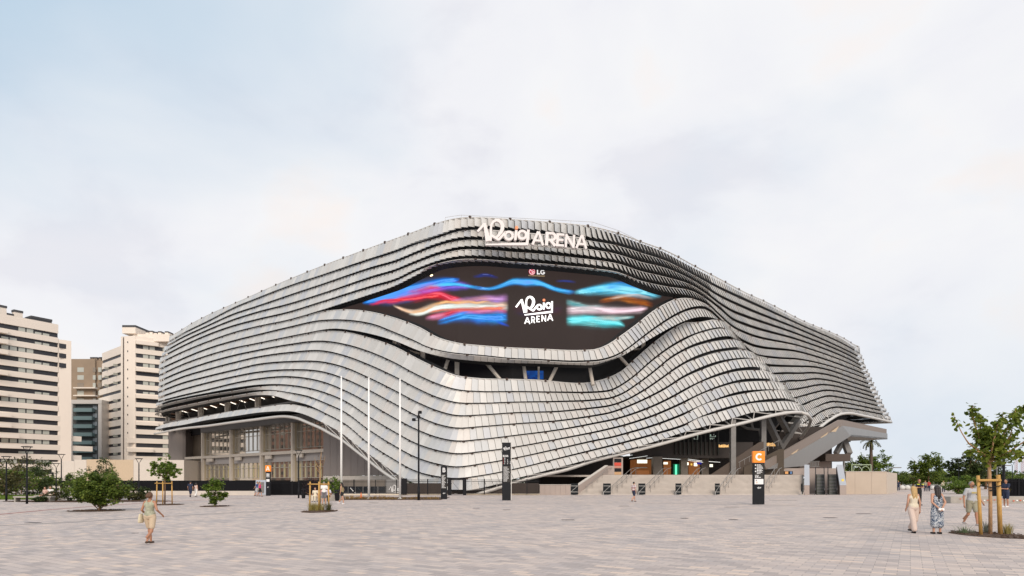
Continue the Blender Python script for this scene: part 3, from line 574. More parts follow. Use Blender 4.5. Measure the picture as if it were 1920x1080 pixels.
# maker badge above the picture: red disc, two letters, tan plate
g = MB(); o = scr_pt(990.5, 517, .15); s1 = px
g.prism([o + ux * a + uy * b for a, b in ((0, -.8), (31, -.8), (31, 1.6), (0, 1.6))], fwd, 2)
ctr = o + ux * 6.9 + uy * 7.4
g.prism([ctr + fwd * 1.05 + ux * 6.2 * math.cos(R(a)) + uy * 6.2 * math.sin(R(a)) for a in range(0, 360, 15)], fwd, 1)
put(ring(0, 0, 4.9, .8, 24, 25, 345) + thick([(0, 3), (0, -2.4), (2.4, -2.4)], .9) + thick([(1.6, -.2), (4.9, -.2)], .8) + ring(-2.2, 1.8, .45, .7, 8), ctr + fwd * 2.2, ux, uy, fwd, g, 0)
put(LET['L'](), o + ux * 16 + uy * 3.3, ux * 8.6, uy * 8.6, fwd, g); put(LET['G'](), o + ux * 22.6 + uy * 3.3, ux * 8.8, uy * 8.6, fwd, g)
g.build('maker_badge', [M_logo, mat('badge_red', (.62, .02, .08), .5, emit=(.62, .02, .08), estr=.5), mat('badge_tan', (.55, .42, .25), .6)], SCR)
# lamps glowing behind the soffit
for xa, ya, xb, yb in ((760.5, 529.5, 771, 526.5), (777, 525, 781, 524), (807, 517, 811, 515.8)):
    g = MB(); g.bar(scr_pt(xa, ya, .9), scr_pt(xb, yb, .9), .12, .18); g.build('soffit_lamp', mat('soffit_light', (1, .9, .7), .5, emit=(1, .78, .45), estr=3.0), ARENA)
# ---------------------------------------------------------------- rooftop letters in front of the top rows
def top_pt(x, y, out=1.6): p = plan_pt(XU(x), out); return Vector((p.x, p.y, EYE + (HZ - y) / F * p.y))
a0, a1 = Vector((top_pt(893, 440).x, 82.2, 0)), Vector((top_pt(1100, 468).x, 84.0, 0))
du = (a1 - a0).normalized(); LS = (a1 - a0).length / 207
def sg(x, y):   # point of the sign plane at photo position
    u = XU(x); tt = (u * a0.y - a0.x) / (du.x - u * du.y); p = a0 + du * tt; return Vector((p.x, p.y, EYE + (HZ - y) / F * p.y))
fo = Vector((du.y, -du.x, 0)) * .45; M_sign = mat('sign_white', (.78, .72, .705), .5)
SG = thing('rooftop_sign', 'large white rooftop letters Roig ARENA with an orange dot on the upper metal rows', 'sign', (0, 82, 30))
g = MB(); sx, = (du * LS * 1.365,); sz = Vector((0, 0, LS * 1.27))
shear = Vector((0, 0, -.055 * LS * 1.3))
o = sg(893.5, 440) - sz * 18.2
def tr(q, k1=1.0): return [[Vector((p[0], p[1] * k1)) for p in w] for w in q]
# word strokes traced from the sign itself (photo pixels)
def T(pts, w): return [[Vector(q) for q in k] for k in thick([(x, -y) for x, y in pts], w)]
S1 = T([(895, 436.5), (908, 422)], [4, 5]) + T([(908, 421), (915, 454)], [5, 9.5]) + T([(919.5, 454), (920, 430), (921, 424), (924, 418.5), (929, 415.5), (934, 415.5), (939, 419), (941.5, 425), (941.5, 431), (938.5, 438), (934, 444), (930.5, 447.5)], [4.2, 4.2, 4.2, 4.4, 5, 5.6, 6.2, 6.8, 6.8, 6, 5, 4]) + T([(920, 443), (935, 452)], 4.5) + T([(934, 452), (947, 438)], 4.4)
S1 += [[Vector((p[0] + 953.5, p[1] - 444)) for p in q] for q in ring(0, 0, 7.0, 4.6)]
S1 += T([(967.5, 434), (965.3, 452.5)], 4.6) + [[Vector((p[0] + 978.5, p[1] - 442.5)) for p in q] for q in ring(0, 0, 7.2, 4.6)]
S1 += T([(990, 433), (987.5, 460)], 5) + T([(910, 460.8), (989, 459.5)], [2.6, 5.5])
def put_sign(polys, mb, mi=0):
    for k_, q in enumerate(polys):
        e = fo.normalized() * .0009 * (k_ % 9); mb.prism([sg(p[0], -p[1]) + e for p in q], fo, mi)
put_sign(S1, g); g.build('script_word', M_sign, SG)
g = MB(); put_sign([[Vector((968 + 3 * math.cos(R(a)), -429 + 3.1 * math.sin(R(a)))) for a in range(0, 360, 20)]], g); g.build('orange_dot', mat('sign_orange', (.9, .32, .14), .5), SG)
for ch, xa, xb, yt, yb, sk in (('A', 997, 1019, 436.5, 461.5, 0), ('R', 1020.5, 1043, 437.5, 463, 1), ('E', 1041, 1058.5, 440, 464.5, 2), ('N', 1057.5, 1077.5, 442, 466.5, 0), ('A', 1079, 1099.5, 443.5, 467.8, 0)):
    wx = {'A': 1, 'R': .8, 'E': .76, 'N': 1.0}[ch]
    q = [[Vector((xa + (xb - xa) * p[0] / wx + (p[1] - .5) * 1.3, -(yb + (yt - yb) * p[1]) - (p[0] - .5) * 1.6)) for p in w] for w in LET[ch]()]
    g = MB(); put_sign(q, g); g.build('letter', M_sign, SG)
g = MB()
for pts in (((905, 430), (1098, 446)), ((920, 453), (1090, 468)), ((918, 460), (918, 449)), ((966, 459), (966, 452)), ((974, 459), (974, 452))):
    g.tube([sg(*pts[0]) + fo * -.25, sg(*pts[1]) + fo * -.25], .08, 6)
for x in range(905, 1100, 24): g.tube([sg(x, 446 + (x - 905) * .06), sg(x, 446 + (x - 905) * .06) + Vector((0, 2.2, 0))], .06, 5)
g.build('support_rail', M_rail, SG)
# ---------------------------------------------------------------- lower opening: dark hall, struts, small blue screen
def in_pt(x, y, off): p = plan_pt(XU(x), off); return Vector((p.x, p.y, EYE + (HZ - y) / F * p.y))
for x in (857, 1010, 1206, 740, 793):
    g = MB(); a, b = in_pt(x, 730, -3.4), in_pt(x, 640, -3.4); g.bar(a, b, .62 if x not in (1010,) else .3); g.build('column', M_steel, ARENA)
for (xa, ya, xb, yb) in ((844, 668, 830, 700), (905, 678, 943, 712), (980, 676, 987, 716), (1050, 680, 1027, 716), (1103, 680, 1112, 716), (1158, 670, 1190, 694), (672, 625, 690, 640), (745, 640, 752, 658)):
    g = MB(); g.tube([in_pt(xa, ya - 6, -2.6), in_pt(xb, yb + 6, -1.2)], .26, 8); g.build('strut', M_steel, ARENA)
g = MB(); g.bar(in_pt(700, 640, -4), in_pt(790, 664, -4), .8, .25); g.bar(in_pt(1172, 655, -3), in_pt(1225, 655, -3), .5, .3); g.bar(in_pt(1262, 600, -3), in_pt(1310, 604, -3), .4, .3); g.build('beam', M_steel, ARENA)
g = MB(); a, b = in_pt(981, 711, -5.6), in_pt(1019, 711, -5.6); h = Vector((0, 0, 1.25))
for i in range(12):
    for j in range(4):
        p, q = a.lerp(b, i / 12), a.lerp(b, (i + 1) / 12); z0, z1 = h * j / 4, h * (j + 1) / 4
        v = vnoise(np.array([i * .5]), np.array([j * .9]), 3)[0]; g.quad(p + z0, q + z0, q + z1, p + z1, 0, (.005, .015 + .06 * v, .10 + .22 * v))
g.build('hall_screen', m, ARENA)
# ---------------------------------------------------------------- edge tube and truss below the shell
def zrow(x, k=15, d=0.0):
    u = np.array([XU(x)])
    return float(zlobe(u, k, lobe_uF(k), d)[0]) if x < 1512 else float(zmain(u, k, d)[0])
TU = [(290,813.5),(340,804),(390,798.5),(440,791.5),(480,786.5),(510,782.5),(533,780.8),(556,784),(580,793.5),(602,803),(620,813),(640,824),(669,846),(693,864.5),(725,889),(752,906),(790,924),(830,933),(875,932),(920,919),(960,906),(1020,890),(1060,881),(1118,862.5),(1160,852),(1234,833.5),(1312,812),(1400,791.4),(1430,783.5),(1461,776.5),(1491,773),(1502,773.3)]
q = spline(TU, 6); tp = [P(x, y, zrow(x) + np.interp(x, [290, 600, 900, 1300, 1480], [1.2, 1.5, .6, .8, .2])) for x, y in q]
tip = [P(1502, 773.3, zrow(1502)), P(1514, 777.7, 98.5), P(1521, 786, 101), P(1517, 799, 106), P(1507, 814, 111), P(1491.5, 831.5, 116), P(1484, 842, 117.5)]
g = MB(); g.tube(tp, .26, 8); g.tube(tip, [.26] * 4 + [.3] * 3, 8); g.build('edge_tube', M_rail, ARENA, smooth=True)
RT = spline([(1484,842),(1522,814),(1555.6,787.5),(1576,776.5),(1592.6,775),(1620,780),(1672.5,791.7)], 6)
rtp = [P(x, y, float(zmain(np.array([XU(x)]), 15, .6)[0])) for x, y in RT]; e_ = rtp[-1]
rtp += [e_ + Vector((-6, 3, 0)), e_ + Vector((-14, 11, 0))]
g = MB(); g.tube(rtp, .3, 8); g.build('edge_tube', M_rail, ARENA, smooth=True)
B15 = ROWS3[15][0]; b15x = 960 + F * B15[:, 0] / B15[:, 1]
g = MB(); nb15, _ = horiz_normal(B15); sB = arclen(B15); sel = [int(np.searchsorted(sB, v)) for v in np.arange(20, sB[-1] - 20, 4.2)]
alltube = np.array([tuple(v) for v in tp + tip + rtp]); lastj = None; prev = None
for c_, i in enumerate(sel):
    pB = Vector(B15[i]); dd = np.linalg.norm(alltube - B15[i], axis=1); j = int(dd.argmin())
    if dd[j] > 9 or B15[i][0] < -33: continue
    pT = Vector(alltube[j]); inn = pB - Vector(nb15[i]) * 2.6 + Vector((0, 0, .25))
    g.tube([pB + Vector((0, 0, .15)), pT], .07, 5); g.tube([pT, inn], .10, 5); g.tube([pB, inn], .07, 5)
    if prev: g.tube([prev[0], pT], .07, 5); g.tube([prev[1], inn], .12, 5)
    prev = (pB, inn)
g.build('edge_truss', M_rail, ARENA)
# inner slatted skin behind the lobe and the big inclined columns
for (xa, ya, za, xb, yb, zb, w_) in ((1436, 782, 100, 1464, 840, 103, .95), (1458, 776, 101, 1482, 818, 105, .8), (1498, 788, 105, 1464, 840, 103, .8), (1484, 812, 104, 1466, 838, 103, .6)):
    g = MB(); g.bar(P(xa, ya, za), P(xb, yb, zb), w_, .7); g.build('inclined_column', M_steelg, ARENA)
g = MB()
for (a, b) in (((1388, 796), (1400, 803)), ((1400, 803), (1424, 806)), ((1424, 806), (1434, 795)), ((1388, 796), (1384, 790)), ((1408, 790), (1412, 805)), ((1424, 806), (1426, 818))):
    g.tube([P(*a, 100), P(*b, 100)], .22, 6)
g.build('hall_truss', M_steelg, ARENA)
# ---------------------------------------------------------------- left wing: glazed two-storey front under the shell
FO = -4.2
def wp(x, y, off=FO): return in_pt(x, y, off)
def wz(x, z, off=FO): p = plan_pt(XU(x), off); return Vector((p.x, p.y, z))
M_clad = mat('wing_cladding', (.235, .205, .19), .55, .25, var=.05, vscale=.3)
M_clad2 = mat('wing_recess_shade', (.17, .135, .105), .55, .2, var=.06, vscale=.3)  # recess wall: its brownish shade is put into the colour
def wall(mb, pts, z0, z1, off, mi=0, t=.4, nvec=nL):
    for a, b in zip(pts, pts[1:]):
        A, B_ = plan_pt(XU(a), off), plan_pt(XU(b), off)
        mb.prism([A + Vector((0, 0, z0)), B_ + Vector((0, 0, z0)), B_ + Vector((0, 0, z1)), A + Vector((0, 0, z1))], -nvec * t, mi)
g = MB(); wall(g, (338, 362, 380), 0, 14.4, FO - 3.0); g.build('wall', M_clad2, ARENA)
A = plan_pt(XU(340), FO + .4); g = MB(); prof = []
for i in range(9):
    an = R(180 - i * 18); prof.append(A + Vector((-1.2, 1.2, 0)) + Vector((2.6 * math.cos(an), -1.5 * math.sin(an), 0)))
prof += [A + Vector((1.2, 4, 0)), A + Vector((-3.5, 4, 0))]
g.prism(prof, (0, 0, 14.6)); g.build('wall', M_clad, ARENA)
g = MB()
for a in range(606, 748, 13): wall(g, (a + .25, a + 12.8), 2.6, 16.5 if a < 690 else 10.5, FO + 1.2)
wall(g, (606, 748), 9.9, 10.0, FO + 1.17); g.build('wall', M_clad, ARENA)
g = MB(); wall(g, (606, 752), .9, 2.55, FO + 1.4); g.build('plinth', M_conc, ARENA)
# base wall behind the fence and hall behind it
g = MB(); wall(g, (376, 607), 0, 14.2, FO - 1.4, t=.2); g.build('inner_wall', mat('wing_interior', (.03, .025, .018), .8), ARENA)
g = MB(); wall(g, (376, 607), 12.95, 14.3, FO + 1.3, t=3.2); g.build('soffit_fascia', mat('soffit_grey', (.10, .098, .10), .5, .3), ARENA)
cols = (380, 433, 490, 549)
for x in cols:
    g = MB(); A = plan_pt(XU(x), FO + .2); g.box(A + Vector((0, 0, 7)), (.62, .5, 13.6), math.atan2(dL.y, dL.x)); g.box(A - nL * .55 + dL * -.12 + Vector((0, 0, 7)), (.42, .6, 13.5), math.atan2(dL.y, dL.x), 1); g.build('column', [M_steel, mat('column_web', (.36, .30, .21), .5)], ARENA)
g = MB(); wall(g, (346, 607), 6.95, 7.55, FO + .4, t=.4); 
for x in (388, 441, 498, 557): A, B_ = wz(x, 6.5, FO + .45), wz(x + 11, 6.5, FO + .25); g.bar(A, B_, .35, .7)
g.build('beam', M_steel, ARENA)
g = MB(); wall(g, (376, 607), 5.5, 7.2, FO - .3, t=.3); g.build('spandrel', mat('spandrel_grey', (.30, .28, .27), .5), ARENA)
M_mull = mat('mullion_steel', (.36, .33, .28), .5)
def glass_front(z0, z1):
    for a, b in zip(cols + (607,), cols[1:] + (607,)):
        if a == b: continue
        r = MB(); wall(r, (a, b), z0 - (.5 if z0 > 6 else .4), z1, FO - .6, t=.05)
        fr = r.build('window', M_gl, ARENA); g = MB()
        n_ = 7
        for i in range(n_ + 1):
            x = a + (b - a) * i / n_; A = wz(x, (z0 + z1) / 2, FO - .5); g.box(A, (.06, .14, z1 - z0), math.atan2(dL.y, dL.x))
        for z in (z0 + .1, z0 + (z1 - z0) * .62, z1 - .1): g.bar(wz(a, z, FO - .45), wz(b, z, FO - .45), .07, .1)
        g.build('frame', M_mull, fr)
M_gl = mat('wing_glass', (.62, .60, .56), .03, .9, bump=.06, bscale=1.0)
glass_front(8.0, 13.2); glass_front(2.2, 5.7)
for a, b in zip(cols + (607,), cols[1:] + (607,)):
    if a != b:
        for i in range(6):
            g = MB(); x = a + (b - a) * (i + .45) / 6; A = wz(x, 3.7, FO - .56); g.box(A, (.42, .06, 2.6), math.atan2(dL.y, dL.x)); g.build('curtain', mat('blind_olive', (.42, .36, .20), .8), ARENA)
# open gallery between the two lowest rows on the left: columns, brown ceiling, strip lights
g = MB(); c_ = [plan_pt(XU(x), o_) for x, o_ in ((306, 0), (596, 0), (596, -24), (330, -24))]
g.prism([p + Vector((0, 0, 19.3)) for p in c_], (0, 0, .3)); g.build('gallery_ceiling', mat('ceiling_brown', (.30, .17, .11), .8), ARENA)
g = MB(); g.prism([p + Vector((0, 0, 15.9)) for p in c_], (0, 0, .3)); g.build('gallery_floor', M_steelg, ARENA)
for x in (313, 332, 374, 424, 481):
    g = MB(); g.box(wz(x, 17.7, -1.5), (.5, .5, 3.4), math.atan2(dL.y, dL.x)); g.build('column', M_steel, ARENA); g = MB(); g.box(wz(x + 5.5, 17.7, -3.5), (.45, .45, 3.4), math.atan2(dL.y, dL.x)); g.build('column', M_steel, ARENA)
M_strip = mat('strip_light', (1, .95, .85), .5, emit=(1, .93, .8), estr=2.2)
for i, x in enumerate(range(335, 560, 18)):
    for o1, o2 in ((-2.5, -6.5), (-8, -12)):
        g = MB(); g.bar(wz(x, 19.22, o1), wz(x + 17, 19.22, o2), .2, .08); g.build('strip_light', M_strip, ARENA)
g = MB()
for x in (345, 451): g.tube([wz(x - 8, 16.2, -1.8), wz(x + 2, 19.2, -1.8)], .08, 5); g.tube([wz(x + 2, 19.2, -1.8), wz(x + 12, 16.2, -1.8)], .08, 5)
g.build('brace', M_steelg, ARENA)
# ---------------------------------------------------------------- entrance hall on the landing
ZL_ = 2.55
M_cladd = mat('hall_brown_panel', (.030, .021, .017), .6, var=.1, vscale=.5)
def pw(x, Z): return (x - 960) / F * Z
def fbox(mb, x0, x1, y0, y1, Z, d, mi=0):   # box whose front face spans photo columns/rows at distance Z, d metres deep
    X0, X1 = pw(x0, Z), pw(x1, Z); z0, z1 = EYE + (HZ - y1) / F * Z, EYE + (HZ - y0) / F * Z
    mb.box(((X0 + X1) / 2, Z + d / 2, (z0 + z1) / 2), (X1 - X0, d, z1 - z0), 0, mi)
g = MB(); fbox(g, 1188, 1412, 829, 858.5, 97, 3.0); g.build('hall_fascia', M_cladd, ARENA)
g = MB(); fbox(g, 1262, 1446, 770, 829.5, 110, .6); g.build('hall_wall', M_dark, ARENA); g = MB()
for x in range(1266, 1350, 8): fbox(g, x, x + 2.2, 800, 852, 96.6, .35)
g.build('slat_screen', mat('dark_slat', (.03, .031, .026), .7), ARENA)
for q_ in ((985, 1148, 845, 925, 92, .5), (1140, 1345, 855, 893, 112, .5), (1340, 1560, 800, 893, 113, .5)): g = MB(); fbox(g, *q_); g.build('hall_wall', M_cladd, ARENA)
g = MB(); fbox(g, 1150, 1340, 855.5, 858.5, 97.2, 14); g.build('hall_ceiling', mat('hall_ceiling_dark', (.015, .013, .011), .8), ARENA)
for (x0, x1, Z) in ((1225, 1242, 96), (1277, 1290, 98), (1317, 1329, 100), (1371, 1380, 91.5), (1428, 1437, 97)):
    g = MB(); fbox(g, x0, x1, 786 if x0 > 1360 else 856, 893, Z, (x1 - x0) / F * Z); g.build('column', mat('hall_pillar', (.19, .16, .13), .6) if x0 < 1360 else M_steelg, ARENA)
M_kiosk = mat('kiosk_timber_glowing', (.34, .14, .055), .6, var=.15, vscale=2, emit=(.6, .22, .07), estr=.35)  # warm kiosk light put into the timber as emission
M_warm = mat('kiosk_glow', (.9, .5, .2), .6, emit=(1, .5, .18), estr=1.0)
M_kb = mat('kiosk_brown_glowing', (.14, .06, .03), .7, emit=(.4, .14, .04), estr=.35)  # brown wall made to glow, standing in for warm light on it
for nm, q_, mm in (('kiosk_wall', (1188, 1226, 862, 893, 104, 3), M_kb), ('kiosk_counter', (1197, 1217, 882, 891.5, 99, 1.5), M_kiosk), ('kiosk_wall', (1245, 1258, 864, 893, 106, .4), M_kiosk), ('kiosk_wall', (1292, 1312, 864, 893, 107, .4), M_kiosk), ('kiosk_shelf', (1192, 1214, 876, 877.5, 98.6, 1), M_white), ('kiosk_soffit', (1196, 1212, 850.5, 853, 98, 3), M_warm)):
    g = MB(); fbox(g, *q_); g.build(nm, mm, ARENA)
M_lit = mat('lit_sign', (1, .95, .8), .5, emit=(1, .93, .72), estr=1.5)
for i, (x0, x1, y0, y1, Z) in enumerate(((1195, 1213.5, 862, 868.5, 98.4), (1244.5, 1252, 866.5, 870.5, 100), (1301.5, 1307.5, 867.5, 874, 101), (1331, 1336.5, 870.5, 875.5, 101), (1289, 1291, 867, 872, 97))):
    g = MB(); fbox(g, x0, x1, y0, y1, Z, .15); g.build('lit_sign', M_lit, ARENA)
g = MB(); fbox(g, 1266.5, 1269.5, 871, 890.5, 100, .3); g.build('lit_sign', mat('green_glow', (.1, .9, .5), .5, emit=(.15, .85, .5), estr=1.2), ARENA)
g = MB(); fbox(g, 1263, 1274, 870, 890.5, 101, .4); g.build('door', mat('green_door', (.02, .22, .13), .5, emit=(.0, .2, .1), estr=.3), ARENA)
g = MB(); fbox(g, 1307, 1316.5, 867, 870.5, 100.5, .15); g.build('lit_sign', mat('blue_sign', (.02, .02, .3), .5, emit=(.03, .03, .4), estr=.6), ARENA); g = MB(); fbox(g, 1295.5, 1298, 869, 872.5, 99, .15); g.build('lit_sign', mat('yellow_sign', (.9, .6, .1), .5, emit=(.9, .55, .1), estr=.9), ARENA)
M_tube = mat('ceiling_tube', (1, 1, 1), .5, emit=(.9, .93, .9), estr=.9)
for (xa, ya, xb, yb) in ((1168, 853.5, 1186, 850.8), (1180, 857.5, 1214, 852.5), (1212, 857, 1226, 855.8), (1240, 857.2, 1276, 859), (1290, 858.5, 1316, 862), (1290, 861, 1318, 864.5), (1329, 863, 1350, 864.5)):
    g = MB(); g.bar(P(xa, ya + 2.2, 96.5), P(xb, yb + 2.2, 96.8), .06, .05); g.build('strip_light', M_tube, ARENA)
M_amber = mat('amber_letters', (.9, .6, .25), .5, emit=(.95, .55, .2), estr=.8)
def amber(x0, x1, y0, y1, Z):
    g = MB(); x = x0; r_ = random.Random(int(x0))
    while x < x1: w = r_.choice((.9, 1.4, 2.0)); fbox(g, x, min(x + w, x1), y0 + r_.random() * 1.5, y1 - r_.random() * .8, Z, .1); x += w + .9
    g.build('lit_lettering', M_amber, ARENA)
amber(1348, 1366, 833.5, 839, 95); amber(1438, 1454, 829.5, 837, 106)
g = MB(); r_ = random.Random(4)
for i in range(34): fbox(g, *(lambda x, y: (x, x + 1.5, y, y + .7))(r_.choice((1298, 1301, 1304, 1307, 1331, 1334, 1337, 1340)) + r_.random(), 815 + r_.randrange(6) * 1.6), 96.2, .05)
g.build('lit_lettering', mat('pale_letters', (.6, .7, .62), .5, emit=(.6, .7, .62), estr=.45), ARENA)
# ================================================================ stairs, landing, escalators, ramp
XA, XB = pw(1083, 76.2), pw(1507, 76.2)
M_step = mat('step_stone', (.52, .465, .415), .8, var=.08, vscale=1.2, bump=.15)
g2 = MB()
def xl(y): return XA + .78 * (y - 76.2)
def xr(y): return XB + .47 * (y - 76.2)
for i in range(17):     # real treads and risers; the flight runs back obliquely to the right
    y0, z0 = 76.2 + i * .3, .15 * i; y1 = y0 + (.31 if i < 16 else 34)
    ye = min(y1, 90); g2.prism([(xl(y0), y0, z0), (xr(y0), y0, z0), (xr(ye), y1, z0), (xl(ye), y1, z0)], (0, 0, .15), 0)
    g2.prism([(xl(y0), y0 - .004, z0 + .115), (xr(y0), y0 - .004, z0 + .115), (xr(y0), y0 + .03, z0 + .115), (xl(y0), y0 + .03, z0 + .115)], (0, 0, .04), 1)
structure(g2, 'stairs', [M_step, mat('step_nosing', (.20, .17, .145), .8)])
g = MB(); g.prism([(XA - 4, 84.5, 2.3), (XA - 4, 118, 2.3), (pw(1600, 100), 118, 2.3), (pw(1500, 84.5), 84.5, 2.3)], (0, 0, .235)); structure(g, 'entrance_landing', M_step)
# sloping wall left of the stairs
M_pink = mat('wall_pinkish_panel', (.36, .295, .26), .7, var=.05, vscale=.6)
t_ = thing('stair_wall', 'pinkish stone wall sloping up along the left side of the entrance stairs', 'wall', (XA, 79, 0))
def sh(x, y, z): return (x + .78 * (y - 76.2), y, z)
g = MB(); g.prism([sh(XA - .35, 75.8, 0), sh(XA - .35, 82.2, 0), sh(XA - .35, 82.2, 3.75), sh(XA - .35, 76.4, 1.15), sh(XA - .35, 75.8, 1.15)], (.35, 0, 0)); g.prism([sh(XA - .35, 82.2, 0), (pw(1152, 82.6), 82.6, 0), (pw(1152, 82.6), 82.6, 3.75), sh(XA - .35, 82.2, 3.75)], (0, .3, 0)); g.build('panel', M_pink, t_)
g = MB(); g.prism([sh(XA - .38, 75.78, 1.153), sh(XA + .03, 75.78, 1.153), sh(XA + .03, 76.4, 1.153), sh(XA - .38, 76.4, 1.153)], (0, 0, .06)); g.prism([sh(XA - .38, 76.4, 1.153), sh(XA + .03, 76.4, 1.153), sh(XA + .03, 82.2, 3.753), sh(XA - .38, 82.2, 3.753)], (0, 0, .07)); g.build('coping', M_conc, t_)
t_ = thing('planter_wall', 'low pinkish panelled wall left of the black gates', 'wall', (pw(1042, 76), 76, 0))
g = MB(); X0, X1 = pw(1012, 75.5), pw(1070, 75.5)
for i in range(6): g.box((X0 + (X1 - X0) * (i + .5) / 6, 76, .62), ((X1 - X0) / 6 - .015, 1.0, 1.24))
g.build('panel', M_pink, t_); g = MB(); g.box(((X0 + X1) / 2, 76, 1.27), (X1 - X0 + .1, 1.1, .06)); g.build('coping', M_conc, t_)
# handrails
M_hr = mat('brushed_handrail', (.36, .33, .30), .35, .8)
def handrail(x, label, yb=76.6, double=True):
    X = pw(x, 77); t_ = thing('handrail', label, 'handrail', (X, yb, 0), 'steel handrails on the entrance stairs')
    for s_ in ((-.32, .32) if double else (0,)):
        g = MB(); pts = [(X + s_, yb, .3 + .9)] + [(X + s_, yb + .1 + i * .9, .15 * 3 * (i) + 1.05) for i in range(6)] + [(X + s_, yb + 5.8, 3.5)]
        hs = lambda p: (p[0] + .72 * (p[1] - yb), p[1], p[2])
        g.tube([hs(p) for p in [(X + s_, yb - .15, .75), (X + s_, yb - .1, 1.0)] + pts[1:]], .035, 6)
        g.build('rail', M_hr, t_)
        for i in range(5):
            g = MB(); y = yb + .2 + i * 1.12; z = .15 * (int((y - 76.2) / .3) + 1); g.tube([hs((X + s_, y, z)), hs((X + s_, y, .5 * (y - yb - .1) + 1.02))], .026, 6); g.build('post', M_hr, t_)
for x, l in ((1098, 'steel handrail against the sloping wall at the left of the stairs'), (1150, 'second steel handrail from the left, behind the second black gate'), (1212, 'steel handrail right of the man in the striped shirt'), (1281, 'steel handrail right of the fourth black gate'), (1352, 'steel handrail at the foot of the tall grey column'), (1434, 'steel handrail just right of the orange topped sign')):
    handrail(x, l, double=(x != 1098))
# black gate leaves folded open
M_gate = mat('gate_black', (.009, .012, .014), .6, spec=.2)
for x, w, l in ((1076.5, 15, 'open black gate leaf at the end of the low pinkish wall'), (1138, 14.5, 'second black gate leaf from the left at the stair foot'), (1203.5, 13, 'black gate leaf just right of the man in the striped shirt'), (1272, 11, 'black gate leaf fourth from the left, in the middle of the stairs'), (1345, 9, 'narrowest black gate leaf, left of the orange sign'), (1503.5, 3, 'black gate leaf seen edge on beside the escalator')):
    Z = 75.6; W_ = w / F * Z; t_ = thing('gate_leaf', l, 'gate', (pw(x, Z), Z, 0), 'folded black gates at the foot of the stairs')
    g = MB(); g.bev((pw(x, Z), Z, .75), (W_, .09, 1.36), .01); g.build('panel', M_gate, t_)
    g = MB(); X = pw(x, Z)
    if w > 5:
        g.box((X, Z - .06, 1.12), (W_ * .92, .03, .035)); g.box((X, Z - .06, .38), (W_ * .92, .03, .035)); g.bar((X - W_ * .4, Z - .06, .4), (X + W_ * .4, Z - .06, 1.1), .025)
    g.tube([(X - W_ * .46, Z - .06, .02), (X - W_ * .46, Z - .06, .42)], .03, 6); g.build('brace', M_rail, t_)
# external stair flight and platform, parallel to the right facade
M_ramp = mat('ramp_metal', (.34, .33, .32), .42, .5, var=.03, vscale=.8, stretch=(3, 3, .2))
M_par = mat('parapet_brown', (.27, .215, .18), .5, .35)
RP = thing('external_staircase', 'grey metal flight with brown parapet climbing to a raised platform at the right', 'staircase', P(1500, 900, 98) * 1)
def rz_(x):    # distance along the flight for a photo column
    return np.interp(x, [1430, 1440, 1580, 1664], [87, 88, 105, 123])
def rpnt(x, y): return P(x, y, float(rz_(x)))
back = Vector((-2.2, 2.2, 0))
def side(mb, pts, t=.25, mi=0, off=Vector((0, 0, 0))): mb.prism([rpnt(x, y) + off for x, y in pts], Vector((-.7, .7, 0)) * t, mi)
g = MB(); side(g, [(1440, 879), (1580, 798.5), (1594.8, 800.5), (1594.8, 817.5), (1523, 864), (1509, 873.5), (1442, 879.5)]); g.build('flight_side', M_ramp, RP)
g = MB(); side(g, [(1594.8, 800.5), (1664, 813), (1664, 823.8), (1594.8, 818)]); g.prism([rpnt(1594.8, 818), rpnt(1664, 823.8), rpnt(1664, 823.8) + Vector((-9, 9, 0)), rpnt(1594.8, 818) + Vector((-9, 9, 0))], (0, 0, .3)); g.build('platform_side', M_ramp, RP)
g = MB(); side(g, [(1433, 868), (1576, 787), (1582, 787), (1582, 799), (1580, 799), (1440, 880)], .3, 0, Vector((-.1, .1, 0))); side(g, [(1582, 787), (1664, 804.5), (1664, 813.5), (1582, 799)], .3, 0, Vector((-.1, .1, 0))); g.build('parapet', M_par, RP)
g = MB()
for a in ((1440, 880), (1578, 799)): pass
for i in range(5):      # treads between the two parapets
    pass
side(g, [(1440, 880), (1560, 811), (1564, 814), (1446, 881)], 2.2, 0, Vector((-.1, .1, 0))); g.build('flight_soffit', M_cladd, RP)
for x0 in (1481, 1508, 1536, 1556):      # pale ochre wedges of the far parapet seen above
    g = MB(); o_ = Vector((-.02, -.12, 0)); y_ = np.interp(x0, [1440, 1580], [871.5, 793]); side(g, [(x0, y_ + 3), (x0 + 15, y_ - 7.5), (x0 + 9, y_ + 3.5)], .02, 0, Vector((.12, -.12, 0))); g.build('parapet_pale_panel', mat('parapet_ochre_stone', (.55, .42, .28), .6), RP)
for xa, xb in ((1567, 1584), (1592, 1580)):
    g = MB(); A_, B_ = P(xb, 820, 113), P(xa, 851, 111); g.bar(A_, B_, 1.0 if xa > 1580 else .7, .8); g.build('leg', M_steelg, RP)
g = MB(); fbox(g, 1548, 1595, 851, 864.5, 104, 4); g.build('lower_box', mat('box_brown', (.085, .062, .05), .5, .3), RP)
g = MB(); fbox(g, 1582, 1584.5, 864, 886, 104, .3); g.build('post', M_steelg, RP)
for q_ in ((1436, 1515, 878, 892, 92, .6), (1500, 1558, 866, 880, 108, .5)): g = MB(); fbox(g, *q_); g.build('base_wall', M_pink, RP)
g = MB(); fbox(g, 1470, 1486.5, 883.5, 889.5, 91.6, .3, 0); fbox(g, 1472, 1478, 884, 888.7, 91.5, .05, 1); fbox(g, 1481.5, 1485, 884, 888.7, 91.5, .05, 2); g.build('notice_board', [M_black, mat('orange_print', (.7, .35, .12), .6), mat('blue_print', (.1, .2, .4), .6)], RP)
